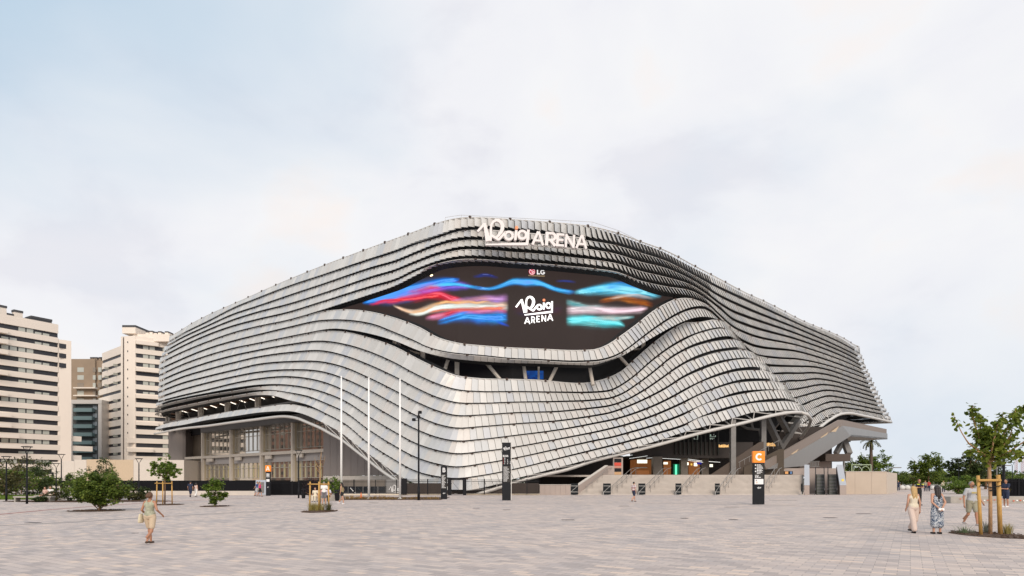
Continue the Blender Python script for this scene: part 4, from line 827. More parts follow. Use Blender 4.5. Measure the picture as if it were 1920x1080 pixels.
# brown flight inside the hall
IN = thing('inner_staircase', 'dark brown stair rising to the right inside the entrance hall behind the columns', 'staircase', (pw(1400, 92), 92, 2.55))
g = MB(); g.prism([P(1330, 892, 92), P(1432, 892, 92), P(1432, 828, 92), P(1424, 829, 92)], (0, .3, 0)); g.build('parapet', mat('stair_brown', (.075, .052, .038), .6, var=.06), IN)
g = MB(); g.prism([P(1395, 892, 90), P(1470, 892, 90), P(1470, 842, 90), P(1462, 842, 90), P(1395, 876, 90)], (0, .3, 0)); g.build('parapet', mat('stair_ochre', (.06, .042, .026), .6, var=.08), IN)
g = MB()
for i in range(9): x = 1387 + i * 9; y = 876 - i * 5.0; g.tube([P(x, y, 89.8), P(x, y - 10, 89.8)], .035, 5)
g.tube([P(1385, 867, 89.8), P(1462, 825, 89.8)], .04, 5); g.build('rail', M_hr, IN)
# poster column
t_ = thing('poster_column', 'square poster column with red and black notices left of the lit kiosk', 'advertising column', (pw(1159, 84.5), 84.5, 2.5))
g = MB(); fbox(g, 1150, 1168, 858, 892, 84.5, .9, 0); g.build('shaft', M_pink, t_)
g = MB(); fbox(g, 1152, 1165, 860, 866.5, 84.4, .08, 0); fbox(g, 1152, 1165, 867.5, 873, 84.4, .08, 1); fbox(g, 1152, 1165, 873.5, 877.5, 84.4, .08, 2); fbox(g, 1152, 1165, 878.5, 884, 84.4, .08, 0); fbox(g, 1152, 1165, 885, 890.5, 84.4, .08, 3); g.build('poster', [M_black, mat('poster_red', (.6, .06, .03), .6), mat('poster_pink', (.5, .22, .16), .6), mat('poster_tan', (.5, .3, .15), .6)], t_)
# escalators
M_al = mat('escalator_steel', (.55, .56, .58), .3, .8); M_es = mat('escalator_step', (.10, .105, .09), .6, .3)
def es(X, y, z, k): return (X + k * (y - 76.4), y, z)
for x0, x1, l in ((1523, 1543, 'left hand escalator climbing between pale steel balustrades'), (1546, 1566, 'right hand escalator next to the capped stone pillar')):
    t_ = thing('escalator', l, 'escalator', (pw((x0 + x1) / 2, 77), 77, 0), 'pair of escalators beside the stairs'); k_ = XU((x0 + x1) / 2)
    Xa, Xb = pw(x0, 77), pw(x1, 77); g = MB()
    for i in range(14):
        y = 77.6 + i * .36; z = .12 + i * .185; q = k_ * (y - 76.4)
        g.box(((Xa + Xb) / 2 + q, y, z), (Xb - Xa - .36, .40, .17)); g.box(((Xa + Xb) / 2 + q, y - .205, z + .07), (Xb - Xa - .36, .02, .035), 0, 1)
    g.box(((Xa + Xb) / 2 + .3, 77, .03), (Xb - Xa - .3, 1.0, .05)); g.build('steps', [M_es, M_al], t_)
    for X in (Xa + .1, Xb - .1):
        g = MB(); g.prism([es(X - .04, y, z, k_) for y, z in ((76.6, 0), (82.8, 2.3), (82.8, 3.5), (77.3, .95), (76.5, .9), (76.3, .5))], (.08, 0, 0)); g.build('balustrade', M_al, t_)
        g = MB(); g.tube([es(X, y, z, k_) for y, z in ((76.4, .1), (76.25, .5), (76.5, .93), (77.3, 1.0), (82.8, 3.55))], .05, 6); g.build('handrail', M_black, t_)
t_ = thing('escalator_pillar', 'stone pillar with pale sloping metal cap left of the escalators', 'pillar', (pw(1511, 76.5), 76.5, 0), 'capped pillars beside the escalators')
def pillar(t_, xa, xb, k_):
    X0, X1 = pw(xa, 76.5), pw(xb, 76.5); f = lambda X, y, z: (X + k_ * (y - 76.4), y, z)
    g = MB(); g.prism([f(X0, 76.4, 0), f(X0, 82, 0), f(X0, 82, 2.6), f(X0, 76.4, 1.2)], (X1 - X0, 0, 0)); g.build('shaft', M_pink, t_)
    g = MB(); g.prism([f(X0 - .02, 76.38, 1.2), f(X0 - .02, 82, 3.9), f(X0 - .02, 82, 2.58), f(X0 - .02, 76.42, 1.18)], (X1 - X0 + .04, 0, 0)); g.build('cap', M_al, t_)
pillar(t_, 1507.5, 1517, .48); pillar(thing('escalator_pillar', 'stone pillar with pale metal cap and yellow notice right of the escalators', 'pillar', (pw(1581, 76.5), 76.5, 0), 'capped pillars beside the escalators'), 1574, 1586, .46)
g = MB(); fbox(g, 1578, 1582.5, 898, 902.5, 76.3, .03); o_ = g.build('notice', mat('notice_yellow', (.8, .6, .1), .5)); o_.parent = [o for o in bpy.data.objects if o.name == 'escalator_pillar.001'][0]; o_.location = -Vector((pw(1581, 76.5), 76.5, 0))
g = MB(); fbox(g, 1514, 1580, 878, 926, 84.5, .4); tag(g.build('escalator_wall', M_pink), 'short pinkish wall closing the top of the escalators', 'wall')
g = MB()
for i in range(6): fbox(g, 1520 + i * 2.8, 1521 + i * 2.8, 865, 874, 90, .1)
fbox(g, 1519, 1537, 874, 875, 90, .1); fbox(g, 1519, 1537, 864.5, 865.5, 90, .1); tag(g.build('safety_railing', M_steelg), 'small grey railing above the escalators under the metal flight', 'railing')
# terrace wall at the right
t_ = thing('terrace_wall', 'long pale sandstone coloured wall right of the escalators', 'wall', (pw(1630, 80), 80, 0)); M_ter = mat('terrace_wall', (.48, .395, .315), .75, var=.06, vscale=.5)
for x0, x1 in ((1586.3, 1603), (1603.3, 1634), (1634.3, 1662)): g = MB(); fbox(g, x0, x1, 884.5, 926.5, 80, .4); g.build('panel', M_ter, t_)
g = MB(); A_, B_ = Vector((pw(1662.6, 80), 80, 0)), Vector((pw(1682, 96), 96, 0)); g.prism([A_, B_, B_ + Vector((0, 0, 2.9)), A_ + Vector((0, 0, 2.9))], (-.3, .3, 0)); g.build('panel', mat('terrace_side', (.55, .47, .39), .75), t_)
g = MB(); fbox(g, 1585, 1662.5, 883.6, 884.6, 79.95, .5); g.build('coping', M_conc, t_)
t_ = thing('garden_frame', 'pale green metal frame with two arches on the terrace behind the wall', 'pergola', (pw(1615, 92), 92, 2.5)); M_gr = mat('frame_green', (.33, .40, .25), .5)
g = MB()
for a, b in (((1597, 886), (1597, 871.5)), ((1633, 886), (1633, 871.5)), ((1597, 871.5), (1633, 871.5))): g.tube([P(*a, 90), P(*b, 90)], .08, 6)
g.build('frame', M_gr, t_)
for c in (1608, 1623): g = MB(); g.tube([P(c + 8 * math.cos(R(a)), 885 - 10.5 * math.sin(R(a)), 90.1) for a in range(0, 181, 15)], .06, 6); g.build('arch', M_gr, t_)

# ================================================================ fences and boundary on the left
M_fb = mat('fence_panel_black', (.007, .007, .009), .8, spec=.15); M_wallp = mat('plinth_stone', (.56, .50, .44), .85, var=.06, vscale=1)
t_ = thing('boundary_fence', 'long solid black fence on a pale plinth under the glazed wing', 'fence', (pw(350, 75), 75, 0))
X = pw(196, 75); X1 = pw(478, 75); g = MB(); g.box(((X + X1) / 2, 75.1, .26), (X1 - X, .4, .52)); g.build('plinth', M_wallp, t_)
n_ = 8
for i in range(n_): g = MB(); a = X + (X1 - X) * i / n_; b = X + (X1 - X) * (i + 1) / n_; g.box(((a + b) / 2, 75, 1.15), (b - a - .012, .08, 1.26)); g.build('panel', M_fb, t_)
t_ = thing('service_panel', 'pale blue grey hatch panel between the black fence and the lettered A sign', 'gate', (pw(489, 74.8), 74.8, 0))
g = MB(); fbox(g, 479.5, 499, 900, 927.5, 74.8, .12, 0); g.build('frame', mat('panel_bluegrey', (.42, .46, .52), .5), t_); g = MB(); fbox(g, 483, 494.5, 904, 924, 74.7, .06); g.build('mesh', M_steelg, t_)
t_ = thing('boundary_fence', 'dark barred fence in front of the lower windows right of the lettered A sign', 'fence', (pw(560, 75), 75, 0))
def bars(t_, xa, xb, yt, yb, Z, pitch=.14, backing=None, post_every=2.6):
    Xa, Xb = pw(xa, Z), pw(xb, Z); zt, zb = EYE + (HZ - yt) / F * Z, EYE + (HZ - yb) / F * Z
    g = MB(); x = Xa
    while x < Xb: g.box((x, Z, (zt + zb) / 2), (.042, .042, zt - zb)); x += pitch
    for z in (zb + .12, zt - .3): g.box(((Xa + Xb) / 2, Z, z), (Xb - Xa, .045, .05))
    g.build('bars', M_black, t_)
    x = Xa
    while x <= Xb + .01: g = MB(); g.box((x, Z + .01, (zt + zb) / 2), (.09, .09, zt - zb)); g.build('post', M_black, t_); x += post_every
    if backing: g = MB(); g.box(((Xa + Xb) / 2, Z + .12, (zt + zb) / 2 - .05), (Xb - Xa, .03, zt - zb - .1)); g.build('backing', backing, t_)
bars(t_, 508, 622, 901.5, 929.5, 75, backing=M_fb)
t_ = thing('boundary_fence', 'open barred black fence behind the three flagpoles', 'fence', (pw(690, 75), 75, 0)); bars(t_, 624, 752, 899, 926.5, 75)
t_ = thing('boundary_fence', 'barred black fence below the lowest point of the metal skirt', 'fence', (pw(800, 74.6), 74.6, 0)); bars(t_, 762, 840, 898, 926.5, 74.6)
t_ = thing('boundary_fence', 'barred black fence between the small gate and the low pinkish wall', 'fence', (pw(950, 74.6), 74.6, 0)); bars(t_, 868, 1012, 898, 926.5, 74.6)
g = MB(); fbox(g, 751, 762, 897, 926.5, 74.5, .5); tag(g.build('fence_cabinet', M_black), 'solid black cabinet in the fence beside the right flagpole', 'cabinet')
t_ = thing('small_gate', 'narrow barred black gate with heavy posts right of the lettered B sign', 'gate', (pw(854, 74.4), 74.4, 0))
for xa, xb in ((840, 846), (868, 874)): g = MB(); fbox(g, xa, xb, 897, 932, 74.3, .3); g.build('post', M_black, t_)
g = MB(); x = 847
while x < 868: fbox(g, x, x + .5, 900, 932.5, 74.4, .03); x += 2.1
fbox(g, 846, 868, 896.5, 900, 74.4, .05); fbox(g, 846, 868, 918, 920, 74.4, .05); g.bar(P(848, 903, 74.3), P(860, 918, 74.3), .03); g.build('leaf', M_black, t_)
t_ = thing('kerb_wall', 'low pale stone kerb under the barred fences', 'wall', (pw(800, 74.9), 74.9, 0))
g = MB(); fbox(g, 640, 839, 926, 933, 74.9, .5); fbox(g, 875, 1012, 925.5, 930, 74.9, .5); g.build('kerb', mat('kerb_stone', (.62, .53, .41), .85, var=.05), t_)
# sunken court behind the fence: basement wall, windows, logo board
t_ = thing('basement_front', 'row of dark basement windows and pale panels seen through the fence', 'wall', (pw(700, 84), 84, 0))
g = MB(); fbox(g, 606, 722, 900, 912, 86, .4); g.build('panel', mat('basement_panel', (.20, .17, .14), .7), t_)
g = MB(); fbox(g, 606, 724, 912, 926, 86, .4); g.build('window', M_glass, t_)
g = MB()
for x in range(610, 724, 14): fbox(g, x, x + 1, 912, 926, 85.9, .1)
g.build('frame', M_steelg, t_)
g = MB(); fbox(g, 724, 751, 899, 926, 84, .3, 0); 
sw, dt = script_word(); o_ = P(729, 925, 83.9); put(sw, o_, Vector((.029, 0, 0)) * 1.0, Vector((0, 0, .033)), Vector((0, -.03, 0)), g, 1); g.build('logo_board', [mat('board_grey', (.28, .27, .26), .6), M_white], t_)
g = MB(); g.tube([P(657, 915, 84), P(668, 927, 84)], .06, 5); g.build('stair_rail', M_white, t_)
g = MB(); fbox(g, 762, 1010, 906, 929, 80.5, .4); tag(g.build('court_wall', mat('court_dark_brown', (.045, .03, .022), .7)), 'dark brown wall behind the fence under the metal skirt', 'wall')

# ================================================================ podium wall and towers on the left
t_ = thing('podium_building', 'long low beige panelled building in front of the towers', 'building', (pw(220, 140), 140, 0))
mA, mB_ = mat('podium_white', (.62, .56, .49), .8, var=.04), mat('podium_beige', (.55, .43, .30), .8, var=.04)
segs = [(97, 118, 866, mA), (118.3, 139, 864, mA), (139.3, 162, 862, mA), (162.3, 206, 861.3, mB_), (206.3, 250, 862, mB_), (250.3, 296, 862.3, mA), (296.3, 345, 862.5, mA)]
for a, b, yt, mm in segs: g = MB(); fbox(g, a, b, yt, 915, 140 + (5 if mm is mB_ else 0) * 0, 12); g.build('wall', mm, t_)
g = MB(); fbox(g, 97, 100, 886, 901, 139.8, .1); g.build('sign_strip', M_black, t_)
g = MB(); fbox(g, 100, 345, 901, 911, 118, .2); tag(g.build('far_fence', M_fb), 'black screen fence at the foot of the low beige building', 'fence')
M_cream = mat('tower_cream', (.80, .71, .62), .8, var=.03, vscale=.1); M_tdark = mat('tower_band_dark', (.035, .035, .042), .5); M_pane = mat('pane_pale', (.46, .47, .42), .25); M_tglass = mat('balcony_glass', (.16, .20, .20), .15, alpha=None)
def tower_face(t_, A, B, z0, fh, nfl, wins, slab=.45, band=.46, ext=None, seed=1, side=True):
    """A, B plan ends (left, right). dark core, cream spandrel at every floor, pale panes"""
    d = (B - A).normalized(); n = Vector((d.y, -d.x, 0)); L_ = (B - A).length; r_ = random.Random(seed)
    g = MB(); g.prism([A, B, B - n * 14, A - n * 14], (0, 0, z0 + fh * nfl)); g.build('core', M_tdark, t_)
    for i in range(nfl + 1):
        z = z0 + i * fh; e0, e1, o1 = (ext(i) if ext else (0, 0, slab))
        a, b = A - d * e0, B + d * e1; hh = fh * (1 - band) if i < nfl else fh * .9
        g = MB(); g.prism([a + n * slab, b + n * slab, b - n * .3, a - n * .3], (0, 0, hh)); g.v = [(x, y, zz + z) for x, y, zz in g.v]; g.build('floor_band', M_cream, t_)
        if o1 > slab:
            g = MB(); c = a.lerp(b, .42); g.prism([a + n * o1, c + n * o1, c + n * (slab + .003), a + n * (slab + .003)], (0, 0, fh * .4)); g.v = [(x, y, zz + z) for x, y, zz in g.v]; g.build('balcony', M_cream, t_)
        if i < nfl:
            for wq in wins:
                if r_.random() < .72:
                    p = A + d * (L_ * wq) + n * .05; hh2 = fh * band * r_.choice((1.0, 1.0, .55))
                    g = MB(); ang = math.atan2(d.y, d.x)
                    for s_ in (-.95, .95): g.box(p + d * s_ + Vector((0, 0, z + fh - hh2 / 2 if hh2 > fh * .3 else z + fh * (1 - band) + hh2 / 2)), (1.55, .12, hh2 * .86), ang)
                    g.build('window', M_pane, t_)
    return d, n
A_, B_ = Vector((pw(-70, 158), 158, 0)), Vector((pw(108, 176.5), 176.5, 0))
t_ = thing('apartment_tower', 'tallest cream tower at the left edge with stacked dark window bands', 'building', B_)
d, n = tower_face(t_, A_, B_, 2.0, 2.80, 15, (.46, .64, .82), ext=lambda i: (0, (9.0 if i == 3 else 6.0 if i in (4, 2) else 1.8 if i in (5, 6) else 0), 1.9 if (i % 16) in (3, 4, 5, 6, 8, 10, 12, 13, 14) else .3))
g = MB(); C_ = B_ + Vector((2.2, 2.2, 0)); g.prism([B_ + n * .32, C_ + n * .32, C_ - n * 13, B_ - n * 13], (0, 0, 42.3)); g.build('end_wall', M_cream, t_)
for i in range(15):
    if i in (11, 12, 13): g = MB(); p = (B_ + C_) / 2 + n * .36; g.box(p + Vector((0, 0, 2 + 2.8 * (i + .75))), (2.9, .1, 1.3), math.atan2(d.y, d.x)); g.build('window', M_tdark, t_)
M_cap = mat('chimney_cap', (.06, .06, .065), .7)
for s_, h, w in ((.30, 2.0, 3.0), (.44, 3.1, 2.2), (.53, 1.3, 1.6), (.62, 2.6, 2.0), (.72, .9, 1.2), (.86, 1.6, 5)):
    p = A_.lerp(B_, s_) - n * 4; g = MB(); g.box(p + Vector((0, 0, 43.9 + 1.6 + h / 2)), (w, w * .7, h + 1), math.atan2(d.y, d.x), 1 if s_ > .8 else 0); g.box(p + Vector((0, 0, 43.9 + 2.1 + h + .3)), (w + .2, w * .7 + .2, .6), math.atan2(d.y, d.x), 1); g.build('chimney', [M_cream, M_cap], t_)
# second tower (corner view)
K = Vector((pw(247, 205), 205, 0)); B3 = Vector((pw(352, 215), 215, 0)); D3 = Vector((pw(193, 222), 222, 0))
t_ = thing('apartment_tower', 'cream corner tower with a dark vertical slot beside the arena', 'building', K)
tower_face(t_, K + Vector((1.2, 0, 0)), B3, 2.2, 3.0, 15, (.25, .62), seed=5, ext=lambda i: ((2.6 if i < 5 else 0), 0, .3 if i % 3 else 1.3))
tower_face(t_, D3, Vector((pw(233, 208), 208, 0)), 2.2, 3.05, 14, (), seed=6, slab=.3, band=.33, ext=lambda i: ((3.0 if i % 4 in (1, 2) and i < 13 else 0), 0, .3))
g = MB(); S0, S1 = Vector((pw(225, 207), 207, 0)), K + Vector((1.4, 0, 0)); nn_ = Vector((-.1, -.99, 0))
g.prism([Vector((pw(226.5, 206), 206, 0)), Vector((pw(230.3, 205.6), 205.6, 0)), Vector((pw(230.3, 205.6), 220, 0)), Vector((pw(226.5, 206), 220, 0))], (0, 0, 50)); g.prism([Vector((pw(232.8, 205.3), 205.3, 0)), S1 + Vector((0, -.3, 0)), S1 + Vector((0, 12, 0)), Vector((pw(232.8, 205.3), 218, 0))], (0, 0, 50)); g.build('stair_core_wall', M_cream, t_)
g = MB(); g.prism([Vector((pw(230.3, 206), 206, 0)), Vector((pw(232.8, 206), 206, 0)), Vector((pw(232.8, 206), 212, 0)), Vector((pw(230.3, 206), 212, 0))], (0, 0, 49.5)); g.build('slot', mat('slot_dark', (.05, .03, .03), .7), t_)
g = MB(); fbox(g, 229, 254, 613, 625, 207, 9); g.build('lift_overrun', M_cream, t_); g = MB(); fbox(g, 229, 254, 609.5, 613.2, 206.9, 9.2); g.build('lift_cap', M_cap, t_)
for i in range(13): g = MB(); fbox(g, 238.5, 240, 640 + i * 17, 643 + i * 17, 205.0, .1); g.build('window', M_tdark, t_)
for i in range(14):
    for q_ in (.3, .72):
        if (i + int(q_ * 10)) % 4: 
            p = D3.lerp(Vector((pw(233, 208), 208, 0)), q_); g = MB(); g.box(p + Vector((-.3, -.36, 2.2 + 3.05 * i + 2.6)), (.1, 2.2, .8), math.atan2(-14, 30)); g.build('window', M_pane, t_)
for x, h in ((276, 4), (283, 5), (291, 3), (299, 4), (312, 4)): g = MB(); fbox(g, x - 3, x + 3, 627 - h, 634, 210, 3, 0); fbox(g, x - 3.2, x + 3.2, 625 - h, 627.2 - h, 209.9, 3.2, 1); g.build('chimney', [M_cream, M_cap], t_)
g = MB(); fbox(g, 249, 318, 626.5, 640, 208, 10); g.build('parapet', M_cream, t_)
# brown block and the white framed block between the towers
t_ = thing('apartment_block', 'brown brick apartment block half hidden between the two cream towers', 'building', (pw(160, 245), 245, 0))
g = MB(); fbox(g, 131, 178, 673, 905, 245, 16); fbox(g, 170, 193, 676, 905, 246, 15); g.build('wall', mat('brick_brown', (.30, .225, .16), .85, var=.08, vscale=.3), t_)
for i in range(10):
    for x, w in ((145, 12), (174, 5), (184, 6)):
        g = MB(); fbox(g, x, x + w, 689 + i * 14.5, 697.5 + i * 14.5, 244.9, .2, 0 if (i + x) % 3 else 1); g.build('window', [M_pane, mat('shutter_brown', (.24, .2, .16), .7)], t_)
for i in range(6): g = MB(); fbox(g, 137, 178, 726 + i * 14.5, 728 + i * 14.5, 243, 1.8); g.build('balcony', M_cream, t_)
for x in (172, 179, 188, 192): g = MB(); fbox(g, x - 3, x + 3, 671.5, 682, 248, 3, 0); fbox(g, x - 3.2, x + 3.2, 669.5, 672, 247.9, 3.2, 1); g.build('chimney', [mat('brick_brown', (.3, .2, .16)), M_cap], t_)
t_ = thing('apartment_block', 'lower block in a white frame with rows of bluish glass balconies', 'building', (pw(160, 215), 215, 0))
g = MB(); fbox(g, 136, 184, 757, 905, 215, 12); g.build('wall', mat('block_dark', (.07, .085, .09), .6), t_)
g = MB(); fbox(g, 129, 136, 750, 905, 213.5, 12); fbox(g, 184, 190.5, 750, 905, 213.5, 12); fbox(g, 129, 190.5, 749.5, 757, 213.4, 12); g.build('frame', mat('frame_pale', (.55, .52, .49), .7), t_)
for i in range(9): g = MB(); fbox(g, 137.5, 172, 765 + i * 15.3, 772 + i * 15.3, 213.2, 1.6); g.build('balcony', mat('balcony_bluegreen', (.17, .25, .26), .25), t_)
for i in range(9): g = MB(); fbox(g, 174, 182, 760 + i * 15.3, 768 + i * 15.3, 214.8, .3); g.build('window', mat('pane_bluegrey', (.22, .26, .29), .2), t_)
# ================================================================ street furniture
M_sgn = mat('sign_charcoal', (.012, .013, .016), .55, spec=.2); M_org = mat('sign_orange_box', (.86, .24, .02), .5, emit=(.9, .22, .0), estr=.25)
M_txt = mat('sign_white_print', (.8, .8, .8), .6); M_gp = mat('sign_grey_plate', (.045, .042, .038), .6, spec=.2)
def lines(g, x0, z0, w, rows, y, mi, seed, h=.045, step=.085):
    r_ = random.Random(seed)
    for i in range(rows):
        x = x0; e = x0 + w * r_.uniform(.5, 1)
        while x < e: q = r_.uniform(.05, .14); g.box((x + q / 2, y, z0 - i * step), (q, .006, h), 0, mi); x += q + .03
def pylon(x, y, w, h, label, rz=0.0, d=.22):
    p = G(x, y); return thing('wayfinding_totem', label, 'sign', p, 'charcoal wayfinding totems', rz), w, h, d
def logo(g, x, z, s, y, mi):
    sw, dt = script_word(); put(sw, Vector((x, y, z)), Vector((s, 0, s * .12)), Vector((0, 0, s)), Vector((0, -.004, 0)), g, mi)
# totem C
t_, w, h, d = pylon(1422, 946, .86, 4.0, 'charcoal totem topped by an orange box lettered C'); 
g = MB(); g.bev((0, 0, 1.58), (.84, d, 3.12), .01); g.build('body', M_sgn, t_, world=False)
g = MB(); g.bev((0, 0, 3.59), (.87, .3, .86), .01); put(LET['C'](), Vector((-.28, -.151, 3.31)), Vector((.56, 0, 0)), Vector((0, 0, .56)), Vector((0, -.006, 0)), g, 1); g.build('letter_box', [M_org, M_white], t_, world=False)
g = MB(); g.box((0, -.112, 2.52), (.68, .01, 1.15), 0, 0)
for z in (2.97, 2.72, 2.5): g.prism([(-.26 + .05 * math.cos(R(a)), -.118, z + .05 * math.sin(R(a))) for a in range(0, 360, 30)], (0, -.006, 0), 1)
for z, n_, s in ((2.99, 3, 1), (2.74, 3, 2), (2.52, 3, 3), (2.2, 2, 4), (2.05, 1, 5)): lines(g, -.16 if z > 2.3 else -.3, z, .44, n_, -.12, 1, s)
g.box((0, -.113, 1.73), (.66, .012, .4), 0, 1); g.box((-.2, -.12, 1.83), (.08, .006, .06), 0, 0); lines(g, -.22, 1.72, .1, 3, -.121, 2, 9, .02, .05); logo(g, -.14, 1.18, .0042, -.116, 1); g.build('print', [M_gp, M_txt, M_org], t_, world=False)
# tall totem
t_, w, h, d = pylon(950, 938.5, .82, 5.2, 'tallest charcoal totem with white logo and pale right edge'); t_['label'] = 'tallest charcoal totem, with a white logo and a pale right edge'
g = MB(); g.bev((-.02, 0, 2.62), (.78, .2, 5.2), .01); g.build('body', M_sgn, t_, world=False)
g = MB(); g.box((.42, .02, 2.64), (.06, .24, 5.22)); g.build('edge', mat('totem_edge', (.55, .53, .5), .4), t_, world=False)
g = MB(); logo(g, -.34, 4.5, .0088, -.103, 1); lines(g, -.34, 4.06, .5, 2, -.105, 1, 2, .06, .1)
def word(g, s, x, z, hh, mi):
    for ch in s:
        if ch in LET: put(LET[ch](), Vector((x, -.104, z)), Vector((hh * .8, 0, 0)), Vector((0, 0, hh)), Vector((0, -.004, 0)), g, mi)
        x += hh * 1.15
for z, s_ in ((3.76, 'B'), (3.6, 'C E'), (3.44, 'G A L B'), (3.28, 'L C N')): word(g, s_, -.20, z, .11, 1); g.box((-.3, -.104, z + .05), (.05, .006, .05), 0, 2)
g.box((0, -.102, 2.38), (.64, .008, 1.45), 0, 0); lines(g, -.28, 3.02, .5, 17, -.108, 1, 12, .03, .08); g.build('print', [M_gp, M_txt, mat('arrow_red', (.5, .05, .04), .5)], t_, world=False)
# totem B and totem A
t_, w, h, d = pylon(832.5, 936, .6, 3.15, 'small charcoal totem lettered B beside the fence gate')
g = MB(); g.bev((0, 0, 1.6), (.6, .2, 3.2), .01); g.build('body', M_sgn, t_, world=False)
g = MB(); put(LET['B'](), Vector((-.14, -.101, 2.6)), Vector((.36, 0, 0)), Vector((0, 0, .42)), Vector((0, -.006, 0)), g, 1); g.box((0, -.102, 1.7), (.46, .008, 1.4), 0, 0); lines(g, -.2, 2.3, .34, 15, -.108, 1, 22, .04, .085); logo(g, -.12, .5, .0036, -.103, 1); g.build('print', [M_gp, M_txt], t_, world=False)
t_, w, h, d = pylon(503, 929.5, .58, 3.4, 'narrow charcoal totem topped by an orange box lettered A')
g = MB(); g.bev((0, 0, 1.42), (.5, .2, 2.84), .01); g.build('body', M_sgn, t_, world=False)
g = MB(); g.bev((0, 0, 3.2), (.6, .28, .72), .01); put(LET['A'](), Vector((-.2, -.141, 2.95)), Vector((.4, 0, 0)), Vector((0, 0, .5)), Vector((0, -.006, 0)), g, 1); g.build('letter_box', [M_org, M_white], t_, world=False)
g = MB(); g.box((0, -.102, 2.4), (.38, .008, .5), 0, 0); lines(g, -.15, 2.58, .3, 4, -.108, 1, 32); g.box((0, -.103, 1.8), (.36, .01, .3), 0, 1); logo(g, -.1, .95, .003, -.103, 1); g.build('print', [mat('plate_mid', (.3, .3, .3), .5), M_txt], t_, world=False)
# flagpoles
fp = thing('flagpole', 'leftmost of the three tall bare white flagpoles', 'flagpole', G(640, 936.5), 'tall white flagpoles')
g = MB(); g.tube([(0, 0, 0), (0, 0, 6), (0, 0, 11.6)], [.11, .095, .065], 12); g.build('pole', M_white, fp, world=False, smooth=True)
g = MB(); g.lathe([(.0, .0), (.2, .0), (.2, .05), (.14, .08), (.0, .08)], (0, 0, 0), 14); g.build('base_plate', M_white, fp, world=False); g = MB(); g.lathe([(0, 11.6), (.09, 11.62), (.09, 11.7), (0, 11.76)], (0, 0, 0), 10); g.build('cap', M_white, fp, world=False)
copy_tree(fp, G(691.5, 936), None, 'middle one of the three tall bare white flagpoles'); copy_tree(fp, G(750, 935.5), None, 'rightmost and tallest looking of the three white flagpoles')
# street lamps with a flat ring head
def lamp_at(x, yb, yt, label, wide=1.0, first=[None]):
    p = G(x, yb); h = EYE + (HZ - yt) / F * p.y
    t_ = thing('street_lamp', label, 'street lamp', p, 'black park lamps')
    g = MB(); g.tube([(0, 0, 0), (0, 0, 1.0), (0, 0, 1.01), (0, 0, h - .55)], [.085, .085, .06, .05], 10); g.build('pole', M_black, t_, world=False, smooth=True)
    g = MB()
    for s_ in (-1, 1): g.tube([(0, 0, h - .6), (s_ * .07 * wide, 0, h - .45), (s_ * .3 * wide, 0, h - .06)], .025, 6)
    g.build('bracket', M_black, t_, world=False)
    g = MB(); g.lathe([(0, h - .06), (.36 * wide, h - .06), (.38 * wide, h - .03), (.36 * wide, h), (0, h + .02)], (0, 0, 0), 18); g.build('lamp_head', M_black, t_, world=False); return t_
lamp_at(12, 939, 855.5, 'black park lamp at the left edge beside the low shrubs'); lamp_at(50.5, 944.7, 837, 'nearest black park lamp at the left, in front of the concrete bench'); lamp_at(105.5, 930.5, 868.5, 'shorter black park lamp at the corner of the low beige building')
lamp_at(115, 932, 851.5, 'tall black park lamp just left of the large shrubs'); lamp_at(199, 928, 864, 'black park lamp mostly hidden behind the large shrubs'); lamp_at(260.5, 932.5, 859.5, 'black park lamp between the shrubs and the staked tree'); lamp_at(560, 934, 844, 'black park lamp in front of the glazed wing beside the litter bin')
lamp_at(1797.5, 921, 861.5, 'black park lamp among the dark trees left of the foreground tree'); lamp_at(1898, 921, 867, 'slim park lamp against the sky at the right edge')
t_ = thing('floodlight_mast', 'tall black mast with three small floodlights before the metal skirt', 'floodlight', G(785, 938)); h = 8.0
g = MB(); g.tube([(0, 0, 0), (0, 0, 1.2), (0, 0, 1.21), (0, 0, h)], [.12, .12, .09, .07], 12); g.build('pole', M_black, t_, world=False, smooth=True)
for (x, z, rz) in ((-.42, 7.35, .5), (.14, 8.02, -.3), (.02, 7.6, .2)): g = MB(); g.bev((x, -.12, z), (.3, .22, .26), .03, rz); g.bar((0, 0, z - .1), (x, -.05, z - .05), .05); g.build('floodlight', M_black, t_, world=False)
def far_lamp(x, yt, Z, label, side):
    h = EYE + (HZ - yt) / F * Z; t_ = thing('street_lamp', label, 'street lamp', (pw(x, Z), Z, 0), 'distant road lamps')
    g = MB(); g.tube([(0, 0, 0), (0, 0, h - .3)], .08, 6); g.build('pole', M_steelg, t_, world=False); g = MB(); g.tube([(0, 0, h - .3), (side * 1.0, 0, h)], .05, 5); g.bev((side * 1.5, 0, h + .02), (1.2, .4, .14), .03); g.build('lamp_head', M_steelg, t_, world=False)
far_lamp(1869, 873, 95, 'grey road lamp with one arm right of the staked tree trunk', 1); far_lamp(1665, 877, 100, 'grey road lamp with one arm above the corner of the pale wall', 1)
g = MB(); g.tube([(0, 0, 0), (0, 0, 6.1)], .11, 8); tag(g.build('dark_pole', M_black), 'thick black pole behind the crown of the foreground tree', 'pole').location = G(1882, 938)
